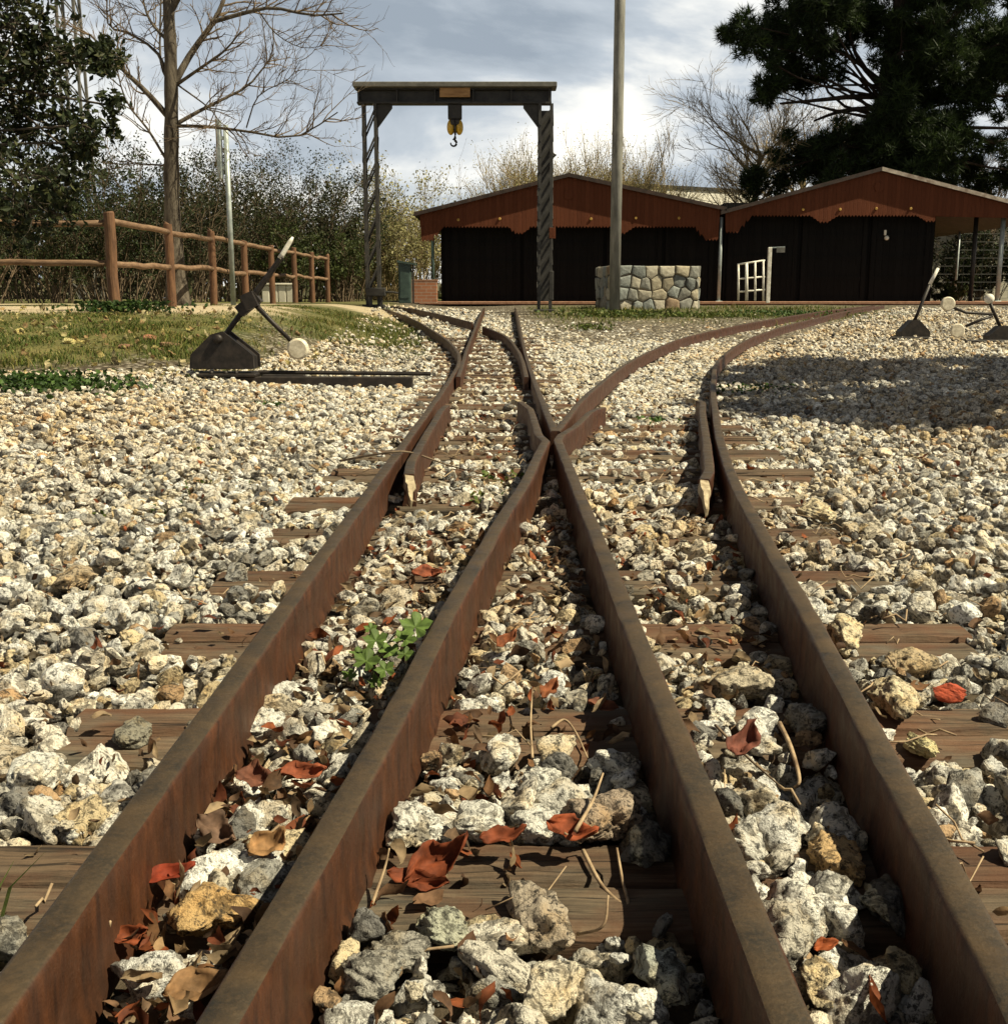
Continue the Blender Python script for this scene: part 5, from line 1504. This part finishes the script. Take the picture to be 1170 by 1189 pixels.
vr = np.random.default_rng(31)
OL = np.array([(.036, .055, .016), (.05, .072, .02), (.026, .04, .012), (.065, .07, .026), (.04, .042, .02)])
OB = np.array([(.052, .06, .024), (.042, .052, .02), (.036, .048, .016), (.07, .066, .032)])
GB = np.array([(.07, .09, .025), (.095, .115, .035), (.05, .065, .02)])
shrub(-30, 21, 2.6, 2.6, 'dark olive shrub at the left edge beneath the evergreen branches', vr, 26, OL, 13, .06)
shrub(60, 24, 2.8, 2.7, 'dark olive shrub under the lattice pylon', vr, 28, OL, 13, .06)
shrub(135, 25, 2.8, 3.2, 'dense dark shrub left of the bare trunk', vr, 30, OL, 13, .06)
shrub(212, 27, 3.0, 3.3, 'tall dark twiggy shrub right behind the bare trunk', vr, 30, OB, 13, .06)
shrub(285, 29.5, 3.0, 3.6, 'tall brownish shrub right of the edge-on sign', vr, 32, OB, 13, .06)
shrub(350, 31, 2.8, 3.9, 'tallest twiggy shrub above the end of the log fence', vr, 34, OB, 13, .06)
shrub(402, 32, 2.2, 3.2, 'olive twiggy shrub beside the left leg of the gantry', vr, 30, OL, 13, .06)
shrub(330, 29.8, 2.0, 2.2, 'rounded greener bush behind the upper end of the switch lever', vr, 24, GB, 7, .08)
shrub(398, 30, 1.5, 1.9, 'small green bush beyond the end post of the log fence', vr, 20, GB, 7, .08)
for k, px in enumerate((-60, 30, 110, 180, 250, 310)):
    shrub(px, 34 + (k % 2) * 2, 4, 3.0, ['dim background shrub at the far left edge', 'dim background shrub left of the pylon foot', 'dim background shrub right of the pylon foot', 'dim background shrub left of the bare trunk, farthest row',
          'dim background shrub behind the edge-on sign post', 'dim background shrub behind the green bush'][k], vr, 30, OL * .9, 6, .13)
YG = np.array([(.40, .37, .15), (.32, .29, .12), (.44, .39, .20)])
PT = 'pale early-spring trees beyond the sheds'
shrub(462, 42, 3.4, 3.8, 'pale yellow-green willow between the gantry leg and left shed', vr, 46, YG, 3, .10, 'pale_twig', 2, 'tree', PT, (0, 5, 5), .4, 'willow_tree')
shrub(435, 40, 2.6, 2.6, 'yellowish bush seen beside the left gantry leg', vr, 36, YG * .8, 4, .10, 'pale_twig', 2, 'tree', PT, (0, 5, 5), .4, 'willow_tree')
shrub(492, 47, 3.6, 3.6, 'paler willow just over the left end of the left shed roof', vr, 40, YG * .9, 3, .10, 'pale_twig', 2, 'tree', PT, (0, 5, 5), .4, 'willow_tree')
shrub(648, 47, 4.6, 4.7, 'rounded yellow-twigged willow behind the left shed peak', vr, 170, YG, 3, .06, 'pale_twig', 2, 'tree', PT, (0, 8, 7), .36, 'willow_tree', lean=.95, up=.2, rmin=.0085)
shrub(706, 48, 3.8, 5.0, 'twiggy willow right of the tall pole, over the left shed roof', vr, 170, YG * .9, 3, .055, 'pale_twig', 2, 'tree', PT, (0, 8, 7), .36, 'willow_tree', lean=.95, up=.2, rmin=.0085)
shrub(555, 50, 2.5, 5.6, 'thin bare tree above the left slope of the left shed', vr, 9, YG * .7, 1, .06, 'twig', 2, 'tree', PT, (0, 5, 4), .5, 'bare_tree')


def bare(px, Y, h, label, rng, mat, n=6, group=PT, r=.18):
    b = at(px, 350, Y); b[2] = float(gz(b[0], Y)) - .1; root = empty('bare_tree', b); tag(root, label, 'tree', group)
    T = Twigs(); T2 = Twigs(); T2.K = 8
    P = [b, b + (.1, 0, h * .2), b + (-.05, .1, h * .45), b + (.1, 0, h * .75)]; T2.add(P, r, r * .35); T2.build('trunk', M[mat], root, 10)
    for k in range(n * 7):
        t = rng.uniform(.28, 1.0); c = b + (P[3] - b) * t; a = rng.uniform(0, 2*PI)
        grow(T, c, (math.cos(a), math.sin(a), rng.uniform(.3, 1.3)), h * rng.uniform(.22, .42), r * .22, 3, rng, (0, 4, 4, 4), .6, .12, .28, .58, .006)
    T.build('branches', M[mat], root, 4); return root


bare(872, 44, 7.6, 'leafless greyish tree between the two shed roofs, in front of the pine', np.random.default_rng(5), 'pale_twig', 6)
bare(925, 48, 8.0, 'leafless tree partly hidden behind the pine foliage', np.random.default_rng(6), 'pale_twig', 5)
bare(1135, 46, 6.0, 'bare tree below the pine at the right edge', np.random.default_rng(9), 'twig', 5)


def needles(clumps, dens, rng, parent, size=.28, wid=.035, tones=None, name='needles'):
    PV = []; PT_ = []
    for c, r in clumps:
        n = max(8, int(dens * r * r)); u_ = rng.normal(size=(n, 3)); u_ /= np.linalg.norm(u_, axis=1, keepdims=True)
        C = c + u_ * r * (rng.uniform(.05, 1, (n, 1)) ** .45) * np.array([1, 1, .72])
        k = 9
        d = rng.normal(size=(n, k, 3)); d[..., 2] += .45; d += (u_ * .7)[:, None]; d /= np.linalg.norm(d, axis=2, keepdims=True)
        s = np.cross(d, rng.normal(size=(n, k, 3))); s /= np.linalg.norm(s, axis=2, keepdims=True)
        L = size * rng.uniform(.6, 1.2, (n, k, 1))
        b0 = C[:, None] + 0 * d
        PV.append(np.stack([b0 - s * wid * .5, b0 + s * wid * .5, b0 + d * L], 2).reshape(-1, 3))
        t = tones[rng.integers(0, len(tones), n)] * rng.uniform(.55, 1.25, (n, 1)); PT_.append(np.repeat(t, k * 3, 0))
    P = np.concatenate(PV) - world_loc(parent)
    return new_mesh(name, P, np.arange(len(P)).reshape(-1, 3).astype(np.int32), M['leaf'], parent, np.concatenate(PT_), False)


# --- big pine behind the right shed
pr_ = np.random.default_rng(13); Y = 41.0
b = at(1050, 350, Y); b[2] = float(gz(b[0], Y)); root = empty('pine_tree', b); tag(root, 'huge dark pine towering over the right shed', 'tree')
q = lambda px, py, dy=0: at(px, py, Y + dy)
mb = MB(); P = np.array([b, q(1050, 250), q(1040, 160), q(1030, 90), q(1045, 0), q(1060, -120)]); mb.tube(P, [.45, .4, .36, .3, .22, .1], 14); mb.build('trunk', M['pine_bark'], root, True)
PC = [(902, 35, 46), (866, 28, 22), (860, 45, 14), (938, 55, 42), (905, 78, 30), (876, 60, 22), (880, 108, 17), (892, 98, 14), (960, 15, 46), (928, -5, 46), (985, 20, 40), (1040, 30, 46), (1020, -10, 60), (1085, 40, 62), (1130, 55, 55),
      (1165, 60, 55), (1060, 90, 50), (1110, 105, 50), (1150, 110, 38), (1045, 140, 46), (1085, 150, 45), (1015, 160, 42), (975, 165, 40), (935, 170, 28), (905, 185, 18), (985, 195, 42), (1040, 190, 46), (1085, 190, 36), (950, 200, 26), (885, 205, 18), (878, 222, 12), (905, 212, 14),
      (1010, 220, 30), (1060, 220, 34), (1115, 165, 24), (1130, 195, 18), (1100, 215, 22), (1160, 175, 16), (1140, 215, 18), (1165, 205, 16), (1200, 40, 70), (1220, 120, 60), (1120, -10, 70), (1080, -70, 80), (980, -60, 70), (1160, -60, 80), (1020, -130, 80), (1110, -150, 80), (1215, 200, 40),
      (965, 60, 26), (950, 90, 20), (925, 105, 18), (1120, 190, 20), (970, 215, 22), (845, 40, 8)]
PCF = [(1045, 205, 40), (1040, 165, 42), (1035, 130, 34), (1060, 235, 30), (1030, 235, 28), (1070, 185, 40), (1045, 60, 40)]
cl = []; Tb = Twigs()
for px, py, r in PC + PCF:
    c = q(px, py, -1.6 if (px, py, r) in PCF else pr_.uniform(-2.0, 2.0)); rr_ = r * Y / FPX; n = max(3, int((r / 9) ** 1.75))
    s = P[2] * .5 + P[3] * .5 if py < 130 else P[2]; s = s + np.array([0, 0, pr_.uniform(-.6, .8)])
    if py < 10: s = P[4]
    m_ = s * .45 + c * .55 + pr_.normal(0, .25, 3); Tb.add([s, m_, c], .07 if r > 25 else .05, .02)
    for _ in range(n):
        u_ = pr_.normal(size=3); u_ /= np.linalg.norm(u_); cc = c + u_ * rr_ * pr_.uniform(.25, .95) * np.array([1, 1, .85]); cl.append((cc, pr_.uniform(.26, .48)))
        Tb.add([c, (c + cc) / 2 + pr_.normal(0, .08, 3), cc], .03, .01)
for pts in ([(1030, 105), (1008, 85), (990, 55), (985, 25)], [(1030, 112), (990, 112), (950, 116), (905, 120)], [(1030, 125), (980, 128), (945, 140)], [(1050, 170), (1090, 150), (1130, 148), (1180, 149)], [(1120, 150), (1150, 165), (1175, 160)]):
    Tb.add([q(*p, pr_.uniform(-.5, .5)) for p in pts], .12, .04)
Tb.build('branches', M['pine_bark'], root, 6)
PTN = np.array([(.024, .040, .012), (.034, .056, .016), (.048, .076, .020), (.018, .028, .010)])
needles(cl, 300, pr_, root, .32, .036, PTN)

# --- unseen pine added right of the frame, crown shaped to cast the gravel shade
ur = np.random.default_rng(14); b = np.array([7.6, 8.2, 0]); b[2] = float(gz(b[0], b[1])); root = empty('shade_caster_pine', b); tag(root, 'unseen umbrella pine added beside the right gravel to shade the stones', 'tree')
mb = MB(); mb.tube([b + (0, 0, -.1), b + (.1, 0, 1.4), b + (-.1, .1, 2.9), b + (0, 0, 4.4)], [.26, .2, .16, .1], 12); mb.build('trunk', M['bark'], root, True)
cl = []; Tb = Twigs()
SUN_EL, SUN_AZ = math.radians(52), math.radians(15)
off = np.array([math.cos(SUN_AZ), -math.sin(SUN_AZ)]) / math.tan(SUN_EL)      # crown height to shadow offset
poly = np.array([(1.15, 6.95), (1.35, 6.35), (2.3, 5.15), (4.2, 4.6), (6.5, 5.6), (6.8, 11.3), (5.0, 12.0), (2.6, 12.1), (1.95, 10.0)])
def inside(x, y):
    c = False; j = len(poly) - 1
    for i in range(len(poly)):
        if (poly[i, 1] > y) != (poly[j, 1] > y) and x < (poly[j, 0]-poly[i, 0])*(y-poly[i, 1])/(poly[j, 1]-poly[i, 1]) + poly[i, 0]: c = not c
        j = i
    return c
cnt = 0
while cnt < 230:
    x, y = ur.uniform(1, 7), ur.uniform(4.5, 12.3)
    if not inside(x, y): continue
    h = ur.uniform(4.2, 4.65); c = np.array([x + off[0]*(h + .1), y + off[1]*(h + .1), b[2] + h]); cl.append((c, .36)); cnt += 1
    if cnt % 5 == 0: Tb.add([b + (0, 0, 3.3), (b + (0, 0, 3.8) + c) / 2, c], .06, .015)
Tb.build('branches', M['bark'], root, 5); needles(cl, 560, ur, root, .2, .045, PTN)

# --- shrubs and trees under and behind the right shed
shrub(1105, 44, 3, 2.2, 'dark shrub behind the wire fence at the right', vr, 26, OL * .7, 6, .13, group='shrubs behind the right shed')
shrub(1150, 45, 3, 2.4, 'dark shrub beyond the wire fence, nearest the picture edge', vr, 26, OL * .7, 6, .13, group='shrubs behind the right shed')
shrub(1200, 43, 3, 2.6, 'dark shrub past the right edge behind the wire fence', vr, 22, OL * .7, 6, .13, group='shrubs behind the right shed')
shrub(1100, 33.2, 1.2, .55, 'low green plants on the ground past the right shed corner', vr, 20, GB, 5, .08, group='shrubs behind the right shed')
# distant wood closing the horizon: one mass
fr_ = np.random.default_rng(44); n = 26000
X = fr_.uniform(-95, 95, n); Yw = fr_.uniform(78, 98, n); hh = 3.0 + 1.2 * np.sin(X * .21) + .8 * np.sin(X * .57 + 1)
Z = CAMZ - .3 + hh * fr_.uniform(0, 1, n) ** .8
rootless = empty('dummy')
bpy.data.objects.remove(rootless)
C = np.stack([X, Yw, Z], 1); Q = quat_mats(n, fr_); shp = np.array([(-.5, 0, 0), (0, -.35, .05), (.5, 0, 0), (0, .35, .05)])
P = np.einsum('nij,nmj->nmi', Q, shp[None] * fr_.uniform(.5, 1.1, n)[:, None, None]) + C[:, None]
wood = new_mesh('far_woods', P.reshape(-1, 3), np.arange(n * 4).reshape(-1, 4).astype(np.int32), M['leaf'], None, np.repeat(np.array([(.10, .095, .05), (.075, .08, .035), (.13, .115, .065)])[fr_.integers(0, 3, n)], 4, 0))
tag(wood, kind='stuff')

# ------------------------------------------------------------------ brick and stones on the grass
br = np.random.default_rng(50)
for px, py, w, h, c, lab in ((172, 396, 20, 10, (.36, .17, .10), 'reddish brick fragment lying on the grass left of the switch lever'), (196, 402, 26, 8, (.34, .20, .12), 'flat reddish slab on the grass beside the brick fragment'),
                             (80, 399, 16, 9, (.62, .55, .25), 'yellowish stone on the grass at the left'), (22, 388, 14, 10, (.60, .50, .20), 'ochre stone on the grass near the left edge'), (145, 404, 18, 6, (.30, .16, .10), 'thin reddish slab left of the brick fragment')):
    Yq = 11.0
    for _ in range(12):
        p = at(px, py, Yq); Yq += (p[2] - float(gz(p[0], Yq))) * 4
        Yq = min(max(Yq, 8.4), 16)
    p = at(px, py, Yq); p[2] = float(gz(p[0], Yq)); s = Yq / FPX
    Vr, Fr = rock_shape(3, br, 8, .05); Vr = Vr / np.abs(Vr).max(0) * np.array([w*s/2, w*s*.4, h*s*.55]); Vr[:, 2] += h*s*.25
    o = new_mesh('rock', Vr, Fr, M['stone'], None, np.tile((*c, .3), (len(Vr), 1)), True); o.location = p; tag(o, lab, 'rock', 'stones on the grass')

# ------------------------------------------------------------------ sky, sun, camera
w = bpy.data.worlds.new('World'); SC.world = w; w.use_nodes = True
nt = w.node_tree; N = nt.nodes; Lk = nt.links; N.clear()
out = N.new('ShaderNodeOutputWorld')
sky = N.new('ShaderNodeTexSky'); sky.sky_type = 'NISHITA'; sky.sun_disc = False; sky.sun_elevation = SUN_EL; sky.sun_rotation = math.radians(90) + SUN_AZ
bg1 = N.new('ShaderNodeBackground'); bg1.inputs[1].default_value = .05; Lk.new(sky.outputs[0], bg1.inputs[0])
tc = N.new('ShaderNodeTexCoord'); sx = N.new('ShaderNodeSeparateXYZ'); Lk.new(tc.outputs['Generated'], sx.inputs[0])
def mth(op, a, b=0.0, c=None):
    m = N.new('ShaderNodeMath'); m.operation = op
    for k, v in enumerate((a, b)):
        if isinstance(v, bpy.types.NodeSocket): Lk.new(v, m.inputs[k])
        else: m.inputs[k].default_value = v
    return m.outputs[0]
zz = mth('MAXIMUM', sx.outputs[2], 0.0); den = mth('ADD', zz, .22)
cx_, cy_ = mth('DIVIDE', sx.outputs[0], den), mth('DIVIDE', sx.outputs[1], den)
cv = N.new('ShaderNodeCombineXYZ'); Lk.new(cx_, cv.inputs[0]); Lk.new(cy_, cv.inputs[1]); cv.inputs[2].default_value = 3.25
def nz(scale, det, rough, dist=0.):
    n_ = N.new('ShaderNodeTexNoise'); n_.inputs['Scale'].default_value = scale; n_.inputs['Detail'].default_value = det; n_.inputs['Roughness'].default_value = rough; n_.inputs['Distortion'].default_value = dist
    Lk.new(cv.outputs[0], n_.inputs['Vector']); return n_.outputs[0]
def rmp(f, st):
    r = N.new('ShaderNodeValToRGB'); e = r.color_ramp.elements
    while len(e) < len(st): e.new(.5)
    for k, (p_, c_) in enumerate(st): e[k].position = p_; e[k].color = (*c_, 1) if isinstance(c_, tuple) else (c_, c_, c_, 1)
    Lk.new(f, r.inputs[0]); return r.outputs[0]
body = nz(1.15, 7, .55, .35)
cloudc = rmp(body, [(.36, (.21, .245, .285)), (.46, (.34, .375, .41)), (.54, (.60, .60, .575)), (.63, (.86, .81, .69))])
high = rmp(zz, [(.0, 1.0), (.25, 1.0), (.38, .24), (.8, .10)])          # cloud dimmed overhead, above the view, to deepen shadows below
mx_ = N.new('ShaderNodeMix'); mx_.data_type = 'RGBA'; mx_.blend_type = 'MULTIPLY'; mx_.inputs[0].default_value = 1; Lk.new(cloudc, mx_.inputs[6]); Lk.new(high, mx_.inputs[7])
bg2 = N.new('ShaderNodeBackground'); bg2.inputs[1].default_value = .95; Lk.new(mx_.outputs[2], bg2.inputs[0])
cov = rmp(nz(.8, 6, .55, .2), [(.30, .55), (.46, .95)])
ms = N.new('ShaderNodeMixShader'); Lk.new(cov, ms.inputs[0]); Lk.new(bg1.outputs[0], ms.inputs[1]); Lk.new(bg2.outputs[0], ms.inputs[2]); Lk.new(ms.outputs[0], out.inputs[0])

sl = bpy.data.lights.new('sun', 'SUN'); sl.energy = 5.0; sl.angle = math.radians(.5); sl.color = (1.0, .915, .66)
so = bpy.data.objects.new('sun', sl); COL.objects.link(so)
import mathutils
dvec = mathutils.Vector((math.cos(SUN_EL) * math.cos(SUN_AZ), -math.cos(SUN_EL) * math.sin(SUN_AZ), math.sin(SUN_EL)))
so.rotation_euler = dvec.to_track_quat('Z', 'Y').to_euler(); so.location = dvec * 40

cam = bpy.data.cameras.new('camera'); co = bpy.data.objects.new('camera', cam); COL.objects.link(co)
cam.sensor_fit = 'HORIZONTAL'; cam.sensor_width = 36; cam.lens = 36 * FPX / 1170.0; cam.clip_start = .02; cam.clip_end = 1500
co.location = (0, 0, CAMZ); co.rotation_euler = (math.radians(90) - PITCH, 0, 0)
cam.dof.use_dof = False
SC.camera = co
SC.view_settings.view_transform = 'Standard'; SC.view_settings.look = 'None'; SC.view_settings.exposure = 0.86; SC.view_settings.gamma = 1.0
SC.cycles.max_bounces = 6
